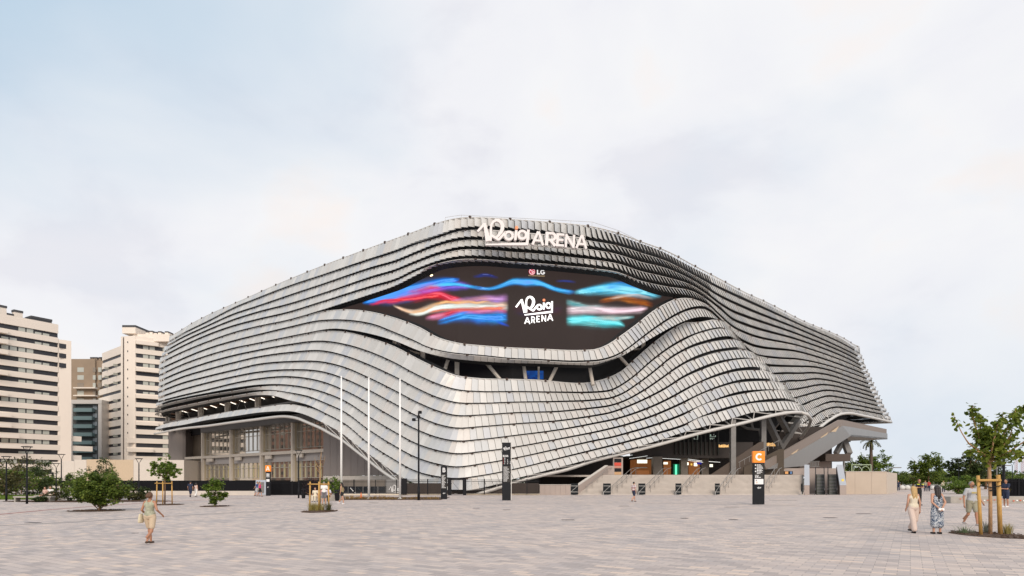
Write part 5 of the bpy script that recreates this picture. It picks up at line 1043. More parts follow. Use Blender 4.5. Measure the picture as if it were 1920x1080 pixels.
# litter bins
def bin_(x, yb, label):
    t_ = thing('litter_bin', label, 'litter bin', G(x, yb), 'black litter bins'); t_.scale = (.82, .82, .82); g = MB()
    g.lathe([(0, .1), (.22, .1), (.27, .85), (.25, .85), (.2, .2)], (0, 0, 0), 14); g.box((0, 0, .05), (.3, .3, .1)); g.build('body', M_black, t_, world=False); g = MB(); g.lathe([(.28, 1.0), (.3, 1.06), (.18, 1.16), (0, 1.18)], (0, 0, 0), 14)
    for s_ in (-.24, .24): g.bar((s_, 0, .8), (s_, 0, 1.04), .03)
    g.build('lid', M_black, t_, world=False)
bin_(569, 934.5, 'black litter bin right of the park lamp by the fence'); bin_(632, 939, 'dark litter bin behind the walking woman with long hair')
# benches, kerbs and raised beds
M_bench = mat('bench_concrete', (.36, .33, .29), .85, var=.1, vscale=3, bump=.2)
t_ = thing('bench', 'long pale concrete bench at the left under the park lamp', 'bench', G(58, 941)); g = MB(); g.bev((.3, 0, .42), (3.2, .6, .12), .02); g.build('seat', M_bench, t_, world=False)
for x in (-1.15, 1.75): g = MB(); g.bev((x, 0, .18), (.12, .55, .36), .01); g.build('leg', M_bench, t_, world=False)
t_ = thing('bench', 'grey concrete bench behind the staked bare sapling with people on it', 'bench', G(612, 938.5)); g = MB(); g.bev((0, 0, .25), (3.0, .7, .5), .03); g.build('seat', M_bench, t_, world=False)
t_ = thing('raised_planter', 'long low concrete planter edge at the far right with striped tape', 'planter', G(1880, 944)); g = MB(); g.bev((.8, .8, .27), (9.5, 1.2, .54), .03); g.build('edge', M_bench, t_, world=False)
g = MB()
for i in range(14): g.box((-3.2 + i * .27, .16, .36 - .12 * math.sin(math.pi * i / 13)), (.135, .01, .07), 0, i % 2)
for i in range(10): g.box((1.0 + i * .27, .16, .20 + .04 * math.sin(i)), (.135, .01, .09), 0, i % 2)
g.build('tape', [mat('tape_red', (.6, .12, .05), .5), M_white], t_, world=False)
tag_ = []
# white ball bollards far right
M_ball = mat('bollard_white', (.62, .60, .57), .6)
for i, (x, y, r_) in enumerate(((1691, 918, .55), (1701, 918, .55), (1749, 918.5, .52), (1764, 918, .5), (1685, 917.5, .45))):
    g = MB(); g.lathe([(.0, 0), (r_ * .7, 0), (r_ * .95, r_ * .35), (r_, r_ * .75), (r_ * .85, r_ * 1.2), (r_ * .5, r_ * 1.5), (0, r_ * 1.6)], (0, 0, 0), 16); o = g.build('ball_bollard', M_ball, smooth=True); o.location = G(x, y)
    tag(o, ['white round bollard left of the blonde woman', 'white round bollard touching the left arm of the blonde woman', 'white round bollard behind the head of the long dark haired woman', 'white round bollard by the round green shrub', 'small white round bollard at the corner of the pale wall'][i], 'bollard', 'white round bollards in the distance')
# orange cone in the bed, barrier at far right, dark leaf on the paving
t_ = thing('traffic_cone', 'small orange cone in the grass bed between the left and middle flagpoles', 'cone', G(677, 935)); g = MB(); g.lathe([(.2, .0), (.2, .03), (.13, .04), (.03, .6), (0, .6)], (0, 0, 0), 12); g.build('body', mat('cone_orange', (.75, .18, .04), .5), t_, world=False)
g = MB(); r_ = random.Random(2)
for i in range(5): a = r_.random() * 3; g.quad((-.10 + i * .05, -.03, .01), (-.05 + i * .05, -.04, .02), (-.04 + i * .05, .03, .03), (-.09 + i * .05, .04, .01))
tag(g.build('dead_leaf', mat('leaf_brown', (.06, .035, .02), .8)), 'small dark curled leaf lying on the pavers left of the walking woman', 'leaf').location = G(252, 1000)

# ================================================================ plants
def leaf_mat(name, dark, light, tr=.25):
    if name in MATS: return MATS[name]
    m = bpy.data.materials.new(name); m.use_nodes = True; t = m.node_tree; b = t.nodes['Principled BSDF']; out = t.nodes['Material Output']
    ge = nn(t, 'ShaderNodeNewGeometry'); r = nn(t, 'ShaderNodeValToRGB'); r.color_ramp.elements[0].color = (*dark, 1); r.color_ramp.elements[1].color = (*light, 1)
    mid = r.color_ramp.elements.new(.6); mid.color = (*[(a * .55 + c * .45) for a, c in zip(dark, light)], 1)
    t.links.new(ge.outputs['Random Per Island'], r.inputs[0]); t.links.new(r.outputs[0], b.inputs['Base Color']); b.inputs['Roughness'].default_value = .55; b.inputs['Specular IOR Level'].default_value = .3
    tl = nn(t, 'ShaderNodeBsdfTranslucent'); t.links.new(r.outputs[0], tl.inputs[0]); ms = nn(t, 'ShaderNodeMixShader'); ms.inputs[0].default_value = tr
    t.links.new(b.outputs[0], ms.inputs[1]); t.links.new(tl.outputs[0], ms.inputs[2]); t.links.new(ms.outputs[0], out.inputs['Surface']); MATS[name] = m; return m
def leaf(g, p, s, r_, droop=.3, asp=.55, fine=False):
    a = r_.uniform(0, 6.283); el = r_.gauss(-droop, .5); d = Vector((math.cos(a) * math.cos(el), math.sin(a) * math.cos(el), math.sin(el)))
    u = d.cross(Vector((r_.gauss(0, .4), r_.gauss(0, .4), 1))).normalized() * s * asp; nrm = d.cross(u).normalized() * s * .12
    if fine: g.add([p, p + d * s * .28 + u * .75 + nrm * .7, p + d * s * .62 + u * .78 + nrm, p + d * s, p + d * s * .62 - u * .78 + nrm, p + d * s * .28 - u * .75 + nrm * .7, p + d * s * .5], [(0, 1, 6), (1, 2, 6), (2, 3, 6), (3, 4, 6), (4, 5, 6), (5, 0, 6)]); return
    g.add([p, p + d * s * .5 + u * .9 + nrm, p + d * s, p + d * s * .5 - u * .9 + nrm], [(0, 1, 2), (0, 2, 3)])
def blob_leaves(g, blobs, n, s, r_, shell=.55, droop=.3):
    w = [b[1][0] * b[1][1] * b[1][2] for b in blobs]
    for _ in range(n):
        c, e = r_.choices(blobs, w)[0]
        v = Vector((r_.gauss(0, 1), r_.gauss(0, 1), r_.gauss(0, 1))).normalized() * (shell + (1 - shell) * r_.random()) ** 1.0
        p = Vector((c[0] + v.x * e[0], c[1] + v.y * e[1], c[2] + v.z * e[2])); leaf(g, p, s * r_.uniform(.6, 1.3), r_, droop)
def tree(name, label, cat, p, trunk, blobs, n, s, lm, seed=1, group=None, branches=(), tr=.08, droop=.3, bark=None, shell=.5, clump=0):
    r_ = random.Random(seed); t_ = thing(name, label, cat, p, group); g = MB()
    if trunk: g.tube([Vector(q) for q in trunk], [tr * (1 - .5 * i / (len(trunk) - 1)) for i in range(len(trunk))], 8)
    for b in branches: g.tube([Vector(q) for q in b], [tr * .5 * (1 - .75 * i / (len(b) - 1)) for i in range(len(b))], 5)
    top = Vector(trunk[-1]) if trunk else Vector((0, 0, .1))
    for c, e in blobs:
        for k_ in range(2 if len(blobs) > 8 else 3):
            v = Vector((r_.gauss(0, .5) * e[0], r_.gauss(0, .5) * e[1], r_.gauss(0, .5) * e[2])); q = Vector(c) + v; mid = top.lerp(q, .5) + Vector((0, 0, -.08 * (q - top).length)); g.tube([top, mid, q], [tr * .35, tr * .22, tr * .08], 4)
    g.build('trunk', bark or M_bark, t_, world=False, smooth=True)
    g = MB()
    if clump:
        sub = []
        for _ in range(clump):
            c, e = r_.choices(blobs, [b[1][0] * b[1][1] * b[1][2] for b in blobs])[0]; v = Vector((r_.gauss(0, 1), r_.gauss(0, 1), r_.gauss(0, 1))).normalized() * r_.uniform(.45, 1.08)
            k_ = r_.uniform(.16, .32); sub.append(((c[0] + v.x * e[0], c[1] + v.y * e[1], c[2] + v.z * e[2]), (e[0] * k_, e[1] * k_, e[2] * k_ * .8)))
        blob_leaves(g, sub, n, s, r_, .2, droop)
    else: blob_leaves(g, blobs, n, s, r_, shell, droop)
    g.build('crown', lm, t_, world=False); return t_
LF = leaf_mat('leaf_fresh', (.06, .10, .012), (.28, .33, .045), .45); LD = leaf_mat('leaf_dark', (.026, .046, .013), (.10, .13, .035)); LM = leaf_mat('leaf_mid', (.055, .10, .016), (.24, .30, .055), .4); LO = leaf_mat('leaf_olive', (.05, .055, .018), (.14, .13, .045))
LG = leaf_mat('leaf_bright', (.07, .13, .02), (.26, .35, .06), .45); LR = leaf_mat('leaf_rust', (.08, .04, .015), (.20, .10, .03))
# foreground staked tree (right)
p0 = G(1857, 1004); k = F / p0.y
def q(x, y, dy=0): return Vector(((x - 1857) / k, dy, EYE + (HZ - y) / k - 0))
r_ = random.Random(11); t_ = thing('young_tree', 'nearest young broad leaved tree tied between two stakes at the right', 'tree', p0)
g = MB(); g.tube([(0, 0, 0), (.0, 0, 1.2), (-.03, 0, 2.0), q(1855, 862)], [.058, .054, .052, .05], 10)
brs = [[q(1855, 863), q(1840, 848), q(1817, 832), q(1808, 826, -.1), q(1797, 812, -.15), q(1786, 794, -.2), q(1775, 775, -.25)],
 [q(1855, 863), q(1846, 835, .1), q(1838, 800, .2), q(1828, 772, .15), q(1829, 760, .1)], [q(1855, 863), q(1862, 830, -.1), q(1868, 800, -.2), q(1872, 775, -.2)],
 [q(1856, 864), q(1878, 838, .1), q(1893, 810, .2), q(1908, 790, .2), q(1920, 768, .2), q(1935, 758, .3)], [q(1856, 865), q(1885, 846, -.2), q(1905, 830, -.3), q(1925, 825, -.3), q(1940, 822, -.3)],
 [q(1855, 862), q(1852, 820, .3), q(1856, 790, .4), q(1850, 775, .4)], [q(1856, 864), q(1880, 820, -.3), q(1888, 790, -.3), q(1890, 772, -.3)], [q(1856, 866), q(1890, 855, .2), q(1912, 850, .2), q(1928, 855, .2)], [q(1855, 866), q(1835, 850, -.2), q(1815, 844, -.2), q(1806, 848, -.2)],
 [q(1855, 863), q(1845, 830, -.4), q(1842, 805, -.6), q(1846, 790, -.6)], [q(1856, 863), q(1866, 835, .5), q(1876, 810, .7), q(1880, 800, .7)]]
for b in brs: g.tube(b, [.035 * (1 - .8 * i / (len(b) - 1)) for i in range(len(b))], 6)
g.build('trunk', M_bark2, t_, world=False, smooth=True); g = MB()
for bi, b in enumerate(brs):
    sp_ = spline([tuple(v) for v in b], .05) if False else None
    L_ = sum((b[i+1] - b[i]).length for i in range(len(b) - 1)); n_ = int(L_ * (20 if bi == 0 else 78))
    for j in range(n_):
        s_ = r_.random() ** .8 * .999 * (len(b) - 1); i = int(s_); 
        if bi == 0 and 2.3 < s_ < 4.4 and r_.random() < .65: continue
        p = b[i].lerp(b[i+1], s_ - i); off = Vector((r_.gauss(0, .14), r_.gauss(0, .18), r_.gauss(0, .10))) * (.5 if bi == 0 else 1 + .4 * (1 - s_ / len(b))); off = Vector([max(-.22, min(.22, v)) for v in off]) * (1 - .65 * (s_ / (len(b) - 1)) ** 3)
        leaf(g, p + off, r_.uniform(.10, .20), r_, .6, .42, True)
        if r_.random() < .06: g.tube([p, p + off], .006, 3)
for c, e, n_ in ((q(1856, 832), (.42, .45, .32), 330), (q(1850, 815), (.4, .4, .3), 190), (q(1875, 828), (.42, .4, .28), 230), (q(1866, 848), (.45, .4, .16), 150)):
    blob_leaves(g, [((c.x, c.y, c.z), e)], int(n_ * 1.0), .13, r_, .1, .5)
g.build('crown', LF, t_, world=False)
st = thing('tree_stakes', 'pair of thick round timber stakes with a crossbar holding the nearest tree', 'tree stake', p0)
g = MB(); g.tube([((1867 - 1857) / k + .17, .02, 0), ((1866 - 1857) / k + .1, 0, 2.02)], [.070, .064], 12); g.build('stake', M_wood, st, world=False, smooth=True)
g = MB(); g.tube([((1835 - 1857) / k, -.1, 0), ((1829.5 - 1857) / k, -.1, 2.0)], [.056, .05], 12); g.build('stake', M_wood, st, world=False, smooth=True)
g = MB(); g.tube([((1827 - 1857) / k, -.18, 1.84), ((1866 - 1857) / k + .1, -.10, 1.84)], .042, 8); g.build('crossbar', M_wood, st, world=False, smooth=True)
g = MB(); g.tube([((1829 - 1857) / k, -.2, 1.66), (-.05, -.09, 1.60), (.1, -.09, 1.63), ((1866 - 1857) / k + .1, -.12, 1.66)], .018, 5); g.tube([(-.1, -.09, 1.50), (.1, -.09, 1.54)], .02, 5); g.build('strap', M_black, st, world=False)
def bed(name, label, p, rx, ry, m=M_soil, n=26, seed=1, bump=.05):
    r_ = random.Random(seed); g = MB(); vs = [(0, 0, bump)]
    for rr, zz in ((.5, bump), (1, .006)):
        for i in range(n): a = 2 * math.pi * i / n; j = 1 + r_.uniform(-.06, .06); vs.append((rx * rr * math.cos(a) * j, ry * rr * math.sin(a) * j, zz * r_.uniform(.6, 1.2)))
    fs = [(0, 1 + i, 1 + (i + 1) % n) for i in range(n)] + [(1 + i, 1 + n + i, 1 + n + (i + 1) % n, 1 + (i + 1) % n) for i in range(n)]
    g.add(vs, fs)
    for i in range(int(120 * rx * ry)):
        a = r_.uniform(0, 6.28); q_ = math.sqrt(r_.random()); g.bev((rx * q_ * math.cos(a), ry * q_ * math.sin(a), bump * (1 - q_ * .6) + .012), (r_.uniform(.04, .1), r_.uniform(.02, .05), .02), .005, r_.uniform(0, 3))
    o = g.build(name, m); o.location = p; tag(o, kind='structure'); return o
bed('planting_bed', '', G(1858, 1003), 1.0, 1.5, seed=3); bed('planting_bed', '', G(181, 957.5), 1.5, 1.4, seed=4); bed('planting_bed', '', G(403, 949.5), .9, 1.2, seed=5); bed('planting_bed', '', G(309, 946.5), 1.3, 1.3, seed=6); bed('planting_bed', '', G(599, 959), 1.0, 1.6, seed=7)
def grass(name, label, p, n, h, spread, m, seed=1, group=None, lean=.5):
    r_ = random.Random(seed); g = MB()
    for i in range(n):
        a = r_.uniform(0, 6.283); r0 = spread * .25 * r_.random(); b = Vector((r0 * math.cos(a), r0 * math.sin(a), 0)); hh = h * r_.uniform(.6, 1.1); l_ = lean * r_.uniform(.2, 1)
        d = Vector((math.cos(a), math.sin(a), 0)) * l_ * hh; w = Vector((-math.sin(a), math.cos(a), 0)) * .0045 * (1 + spread * .5)
        m1 = b + d * .35 + Vector((0, 0, hh * .6)); m2 = b + d + Vector((0, 0, hh)); g.add([b - w, b + w, m1 + w * .8, m1 - w * .8, m2], [(0, 1, 2, 3), (3, 2, 4)])
    o = g.build(name, m); o.location = p; tag(o, label, 'grass' if 'grass' in name else 'plant', group); return o
LGr = leaf_mat('grass_straw', (.24, .20, .05), (.55, .46, .18), .3)
grass('grass_tuft', 'yellow green feathery grass tuft right of the nearest stakes', G(1889, 1004), 220, .42, .5, LGr, 5)
grass('small_plant', 'sparse silvery twig plant between the two nearest stakes', G(1848, 1001), 90, .5, .6, leaf_mat('twig_grey', (.12, .13, .10), (.25, .26, .2)), 6, lean=.7)
grass('small_plant', 'low thin sprawling plant left of the nearest stakes', G(1810, 1001), 70, .32, 1.2, leaf_mat('sprawl_green', (.10, .14, .07), (.22, .28, .14)), 7, lean=1.6)
# staked trees left and middle
def staked(x, y, ytop, label, seed, crown, sx=1.0, stakes='three'):
    p = G(x, y); k_ = F / p.y; H_ = EYE + (HZ - 908) / k_
    s = thing('tree_stakes', label[1], 'tree stake', p, 'timber tree stakes')
    for dx, dy in ((-.62, 0), (.05, -.35), (.5, .1)) if stakes == 'three' else ((-.5, 0), (.55, 0)):
        g = MB(); g.tube([(dx, dy, 0), (dx * .95, dy, 1.75)], .045, 8); g.build('stake', M_wood, s, world=False, smooth=True)
    g = MB(); g.tube([(-.7, -.08, 1.6), (.62, -.08, 1.6)], .035, 8); g.build('crossbar', M_wood, s, world=False, smooth=True)
    return p, k_
p, k_ = staked(309, 946, 850, ('', 'yellowish timber stakes around the young tree behind the walking woman'), 3, None)
H_ = EYE + (HZ - 852) / k_
tree('young_tree', 'young leafy tree on stakes left of the black fence', 'tree', p, [(0, 0, 0), (.02, 0, 1.4), (0, 0, 2.0)], [((-.15, 0, 2.75), (.8, .8, .8)), ((.65, 0, 2.6), (.85, .7, .45)), ((-.75, 0, 2.75), (.5, .5, .35)), ((.1, 0, 3.5), (.35, .35, .5))], 2200, .16, LG, 21, tr=.06, clump=60, droop=.35)
p, k_ = staked(600, 958, 880, ('', 'yellowish timber stakes around the bare sapling in the middle of the plaza'), 3, None)
tree('bare_sapling', 'nearly bare brown sapling between timber stakes in mid plaza', 'tree', p, [(.0, .0, 0), (.0, 0, 1.6), (.02, 0, 3.0)], [((0, 0, 2.9), (.35, .35, .55))], 26, .10, LR, 22, tr=.05, bark=mat('stake_bark', (.36, .22, .10), .8), branches=[[(0, 0, 2.4), (.25, 0, 2.9), (.3, 0, 3.3)], [(0, 0, 2.5), (-.3, .1, 2.9), (-.35, .1, 3.2)], [(0, 0, 2.2), (-.2, -.1, 2.6), (-.4, 0, 2.8)], [(0, 0, 2.8), (.1, 0, 3.5)]])
for i, (x, sp, n_) in enumerate(((585, .6, 200), (594, .6, 220), (604, .4, 120), (616, .5, 150))): grass('grass_tuft', ['golden grass tuft at the left of the sapling bed', 'golden green grass tuft at the foot of the bare sapling', 'short grass tuft right of the bare sapling stem', 'olive grass tuft at the right of the sapling bed'][i], G(x, 958.5), n_, .55, sp * 1.4, LGr if i != 3 else LO, 30 + i, 'grass tufts in the sapling bed', .6)
tree('round_shrub', 'bright green small shrub in front of the black fence, alone on the paving', 'shrub', G(403, 949.5), [(0, 0, 0), (0, 0, .35)], [((0, 0, 1.0), (.75, .7, .75)), ((.3, 0, 1.5), (.5, .5, .5)), ((-.2, 0, 1.7), (.4, .4, .35))], 3400, .12, LG, 41, tr=.05, clump=80, branches=[[(0, 0, .05), (.3, 0, .6)], [(0, 0, .05), (-.3, 0, .6)]])
tree('large_shrub', 'largest bright green bushy shrub near the woman with the bag', 'shrub', G(186, 958), [(0, 0, 0), (0, 0, .3)], [((0, 0, 1.35), (1.55, 1.2, .95)), ((.5, 0, 2.05), (.9, .8, .65)), ((-.7, 0, 1.4), (.9, .8, .8)), ((.9, 0, 1.2), (.7, .7, .6))], 9000, .13, LM, 42, tr=.07, clump=150, branches=[[(0, 0, .05), (.5, 0, .5), (.8, 0, .9)], [(0, 0, .05), (-.5, 0, .5), (-.8, 0, .9)], [(0, 0, .05), (.2, .3, .8)]])
for i, (x, y, w, h, m, lab) in enumerate(((128, 940, 1.0, 2.6, LD, 'dark narrow conifer like shrub at the left of the big shrubs'), (150, 941, 1.5, 2.7, LM, 'green shrub behind the largest shrub, left side'), (190, 938, 1.6, 3.9, LD, 'tall dark shrub behind the largest shrub'), (208, 938, 1.5, 3.2, LM, 'leafy shrub to the right behind the largest shrub'),
    (243, 938, .8, 2.0, LD, 'small dark conifer shrub right of the large shrubs'), (268, 937, .8, 1.3, LD, 'low dark shrub beside the walking woman'), (225, 938.5, 1.0, 1.0, LO, 'low olive shrub in the bed right of the large shrub'), (255, 938.5, 1.0, .8, LO, 'low yellowish ground shrub nearest the walking woman'),
    (100, 939, 1.2, 1.0, LO, 'low olive shrub right of the two seated people'), (75, 941.5, .8, .5, LD, 'very low dark plant at the foot of the nearest lamp'))):
    tree('shrub', lab, 'shrub', G(x, y), [(0, 0, 0), (0, 0, h * .3)], [((0, 0, h * .5), (w * .75, w * .7, h * .45)), ((.15, 0, h * .78), (w * .45, w * .45, h * .25))], int(900 + 300 * h), .13, m, 50 + i, 'shrubs in the left planting bed', tr=.05, clump=60)
bed('planting_bed', '', G(165, 940), 7.2, 2.2, seed=9)
# left edge planting
for i, (x, Z, w, h, m, lab) in enumerate(((8, 66, 2.6, 4.2, LO, 'rusty olive tall bush at the left edge'), (30, 70, 2.2, 3.4, LM, 'green bush between the first and second lamp'), (62, 74, 2.2, 3.6, LD, 'dark bush behind the seated people'), (88, 80, 1.6, 2.6, LM, 'round green bush behind the seated people, right'), (40, 84, 3.0, 5.2, LO, 'tall brownish bush behind the nearest lamp'), (74, 90, 2.2, 5.0, LD, 'dark tree like bush in front of the cream tower'), (-10, 72, 2.6, 3.6, LM, 'green bush cut by the left edge'))):
    tree('bush', lab, 'bush', (pw(x, Z), Z, 0), [(0, 0, 0), (0, 0, h * .3)], [((0, 0, h * .5), (w, w * .8, h * .45)), ((.3, 0, h * .8), (w * .6, w * .5, h * .25))], 1500, .24, m, 70 + i, 'bushes at the left edge', clump=70)
g = MB(); r_ = random.Random(8)
for i in range(5000): x = r_.uniform(-20, 76); y = r_.uniform(930.5, 937); p = G(x, y); h = r_.uniform(.1, .32); a = r_.uniform(0, 3.14); g.add([(p.x - .05 * math.cos(a), p.y - .05 * math.sin(a), 0), (p.x + .05 * math.cos(a), p.y + .05 * math.sin(a), 0), (p.x + r_.gauss(0, .05), p.y, h)], [(0, 1, 2)])
tag(g.build('lawn_grass', LG), 'strip of green lawn at the left edge', 'grass', kind='stuff')
# flagpole bed
g = MB(); A_, B_ = G(632, 937.5), G(826, 937.5); g.prism([A_, B_, B_ + Vector((0, 8.5, 0)), A_ + Vector((0, 8.5, 0))], (0, 0, .035)); structure(g, 'planting_bed', M_soil)
g = MB(); r_ = random.Random(18)
for i in range(260):
    x = r_.uniform(636, 822); y = r_.uniform(934, 937.2); p = G(x, y); h = r_.uniform(.15, .42) * (1.2 if x < 720 else .8)
    for j in range(16): a = r_.uniform(0, 6.28); d = Vector((math.cos(a), math.sin(a), 0)) * h * .6; w = Vector((-math.sin(a), math.cos(a), 0)) * .012; g.add([p - w, p + w, p + d + Vector((0, 0, h * r_.uniform(.5, 1)))], [(0, 1, 2)])
tag(g.build('ornamental_grass', leaf_mat('grass_rusty', (.14, .07, .02), (.42, .28, .10), .2)), 'rusty ornamental grasses growing round the flagpoles', 'grass', kind='stuff')
tree('round_shrub', 'bright green round shrub just right of the bare sapling', 'shrub', G(621, 937), [(0, 0, 0), (0, 0, .5)], [((0, 0, 1.2), (.95, .8, .95))], 1500, .13, LG, 91, clump=50)
tree('dark_shrub', 'dark purple leafless looking shrub left of the bare sapling', 'shrub', G(583, 935), [(0, 0, 0), (0, 0, .5)], [((0, 0, 1.2), (.85, .7, 1.1))], 500, .10, leaf_mat('leaf_purple', (.03, .012, .015), (.07, .03, .03)), 92)
# trees behind at the right
for i, (x, Z, w, zt, m, lab, n_) in enumerate(((1740, 150, 3.9, 8.9, LM, 'broad rounded tree in the gap right of the pale wall', 4800), (1812, 120, 3.6, 7.2, LD, 'dark tree mass behind the foreground tree', 4000), (1712, 190, 5, 4.6, LM, 'low dark tree behind the blonde woman', 2500), (1768, 200, 4.5, 5.4, LG, 'paler green tree behind the woman in the dress', 2500), (1690, 230, 5, 5.2, LM, 'distant tree at the end of the pale wall', 2000),
    (1848, 125, 3.6, 6.8, LD, 'dark tree behind the tied trunk', 3500), (1912, 190, 6, 3.8, LM, 'low distant tree at the right edge', 1800), (1606, 150, 3.6, 8.0, LM, 'round tree behind the garden frame', 3500), (1645, 150, 3.4, 8.6, LG, 'bright topped tree right of the palm', 3500), (1585, 175, 4, 6.4, LM, 'tree behind the escalators under the platform', 1500), (1786, 215, 5, 5.6, LM, 'distant tree between the two large trees', 2000), (1880, 200, 6, 4.6, LG, 'pale distant tree under the road lamp', 2000))):
    tree('tree', lab, 'tree', (pw(x, Z), Z, 0), [(0, 0, 0), (.1, 0, zt * .35), (0, 0, zt * .5)], [((0, 0, zt * .52), (w, w * .8, zt * .40)), ((w * .25, 0, zt * .78), (w * .62, w * .5, zt * .24)), ((-w * .45, 0, zt * .5), (w * .6, w * .5, zt * .28))], n_, .42, m, 100 + i, 'trees beyond the plaza', tr=.25, clump=110, droop=.1)
tree('round_shrub', 'large round bright green shrub in front of the dark trees at the right', 'shrub', G(1797, 926), [(0, 0, 0), (0, 0, .5)], [((0, 0, 1.1), (1.9, 1.5, 1.25)), ((1.2, 0, 1.1), (1.4, 1.2, 1.0))], 3000, .2, LG, 131, clump=80)
grass('grass_tuft', 'yellowish grass tuft on the low planter right of the man in navy', G(1903, 936) + Vector((0, 1.0, .5)), 200, .55, .9, LGr, 77)
t_ = thing('tall_fence', 'black fence behind the man in navy at the right', 'fence', (pw(1890, 62), 62, 0)); bars(t_, 1862, 1960, 896.5, 932, 62, backing=M_fb)
# hedge line far behind, palm, crane, pink building
g = MB(); r_ = random.Random(5); bl = [((pw(x, 300), 300 + r_.uniform(-8, 8), 3), (14, 6, r_.uniform(1.5, 3.4))) for x in range(-100, 2300, 24)]
blob_leaves(g, bl, 9000, 1.8, r_, .6, .1); tag(g.build('far_treeline', LD), 'far off line of trees along the horizon', 'woodland', kind='stuff')
Z = 130; t_ = thing('palm_tree', 'palm tree whose fronds show under the raised platform', 'tree', (pw(1633, Z), Z, 0)); H_ = EYE + (HZ - 829) / F * Z
g = MB(); g.tube([(0, 0, 0), (.1, 0, H_ * .5), (0, 0, H_)], [.42, .32, .3], 10); g.build('trunk', mat('palm_bark', (.11, .08, .06), .9, var=.3, vscale=5), t_, world=False)
g = MB(); r_ = random.Random(6)
for i in range(26):
    a = r_.uniform(0, 6.28); el = r_.uniform(-.1, 1.0); prev = Vector((0, 0, H_)); L_ = r_.uniform(2.0, 2.9)
    for j in range(8):
        s0 = j / 8; d = Vector((math.cos(a) * math.cos(el - s0 * 1.6), math.sin(a) * math.cos(el - s0 * 1.6), math.sin(el - s0 * 1.6))); nx = prev + d * L_ / 8; sd_ = Vector((-math.sin(a), math.cos(a), -.3)) * .42 * (1 - s0 * .6)
        for sg_ in (-1, 1): g.add([prev, nx, prev.lerp(nx, .8) + sd_ * sg_], [(0, 1, 2)])
        prev = nx
g.build('crown', LO, t_, world=False)
for x, yt, lab in ((1905, 862, 'thin red and white lattice mast left of the other at the right edge'), (1916, 856, 'thin red and white lattice mast closest to the right edge')):
    Z = 320; t_ = thing('crane_mast', lab, 'mast', (pw(x, Z), Z, 0)); h = EYE + (HZ - yt) / F * Z; g = MB()
    for dx, dy in ((-.5, -.5), (.5, -.5), (.5, .5), (-.5, .5)): g.tube([(dx, dy, 0), (dx, dy, h)], .10, 4)
    for i in range(int(h)): g.tube([(-.5, -.5, i), (.5, -.5, i + 1)], .07, 3)
    g.build('lattice', mat('mast_red', (.45, .16, .12), .6), t_, world=False)
# brick housing opposite the glazed wing (outside the frame, mirrored in its glass)
M_rb = mat('housing_brick_red', (.36, .185, .125), .85, var=.1, vscale=.5); M_cb = mat('housing_render_cream', (.62, .50, .37), .85)
for i, (cx, cy, w_, h_, mm) in enumerate(((-215, 140, 60, 38, M_rb), (-215, 205, 50, 46, M_cb), (-205, 88, 34, 34, M_cb))):
    t_ = thing('housing_block', ['long red brick housing block across the street, mirrored in the glazed wing', 'cream housing block across the street, mirrored in the glazed wing', 'smaller cream housing block across the street mirrored in the left glass'][i], 'building', (cx, cy, 0)); g = MB(); g.box((cx, cy, h_ / 2), (14, w_, h_)); g.build('wall', mm, t_)
    for fl in range(int(h_ / 3)):
        g = MB()
        for j in range(int(w_ / 4)): y = cy - w_ / 2 + 2 + j * 4; g.box((cx + 7.03, y, 2 + fl * 3), (.12, 1.7, 1.5), 0, 1 if (j * 7 + fl * 3) % 5 == 0 else 0)
        g.build('window_row', [mat('housing_window_dark', (.04, .035, .03), .3), M_pane], t_)

# ================================================================ people
def capsule(g, a, ra, b, rb, n=10):
    a, b = Vector(a), Vector(b); d = b - a; L_ = d.length
    if L_ < 1e-5: d = Vector((0, 0, 1))
    d = d.normalized(); u = d.orthogonal().normalized(); w = d.cross(u); rings = []
    for i in range(5): th = -math.pi / 2 + i * math.pi / 8; rings.append((a + d * ra * math.sin(th), ra * math.cos(th)))
    for i in range(5): th = i * math.pi / 8; rings.append((b + d * rb * math.sin(th), rb * math.cos(th)))
    vs = [c + (u * math.cos(2 * math.pi * j / n) + w * math.sin(2 * math.pi * j / n)) * max(r, 1e-4) for c, r in rings for j in range(n)]; fs = []
    for i in range(9):
        for j in range(n): jj = (j + 1) % n; fs.append((i * n + j, i * n + jj, (i + 1) * n + jj, (i + 1) * n + j))
    fs += [tuple(range(n - 1, -1, -1)), tuple(9 * n + j for j in range(n))]; g.add(vs, fs)
def ell(g, c, r, n=12):
    vs = []; fs = []; c = Vector(c)
    for i in range(n // 2 + 1):
        th = -math.pi / 2 + math.pi * i / (n // 2)
        for j in range(n): ph = 2 * math.pi * j / n; vs.append(c + Vector((r[0] * max(math.cos(th), 1e-3) * math.cos(ph), r[1] * max(math.cos(th), 1e-3) * math.sin(ph), r[2] * math.sin(th))))
    for i in range(n // 2):
        for j in range(n): jj = (j + 1) % n; fs.append((i * n + j, i * n + jj, (i + 1) * n + jj, (i + 1) * n + j))
    fs += [tuple(range(n - 1, -1, -1)), tuple((n // 2) * n + j for j in range(n))]; g.add(vs, fs)
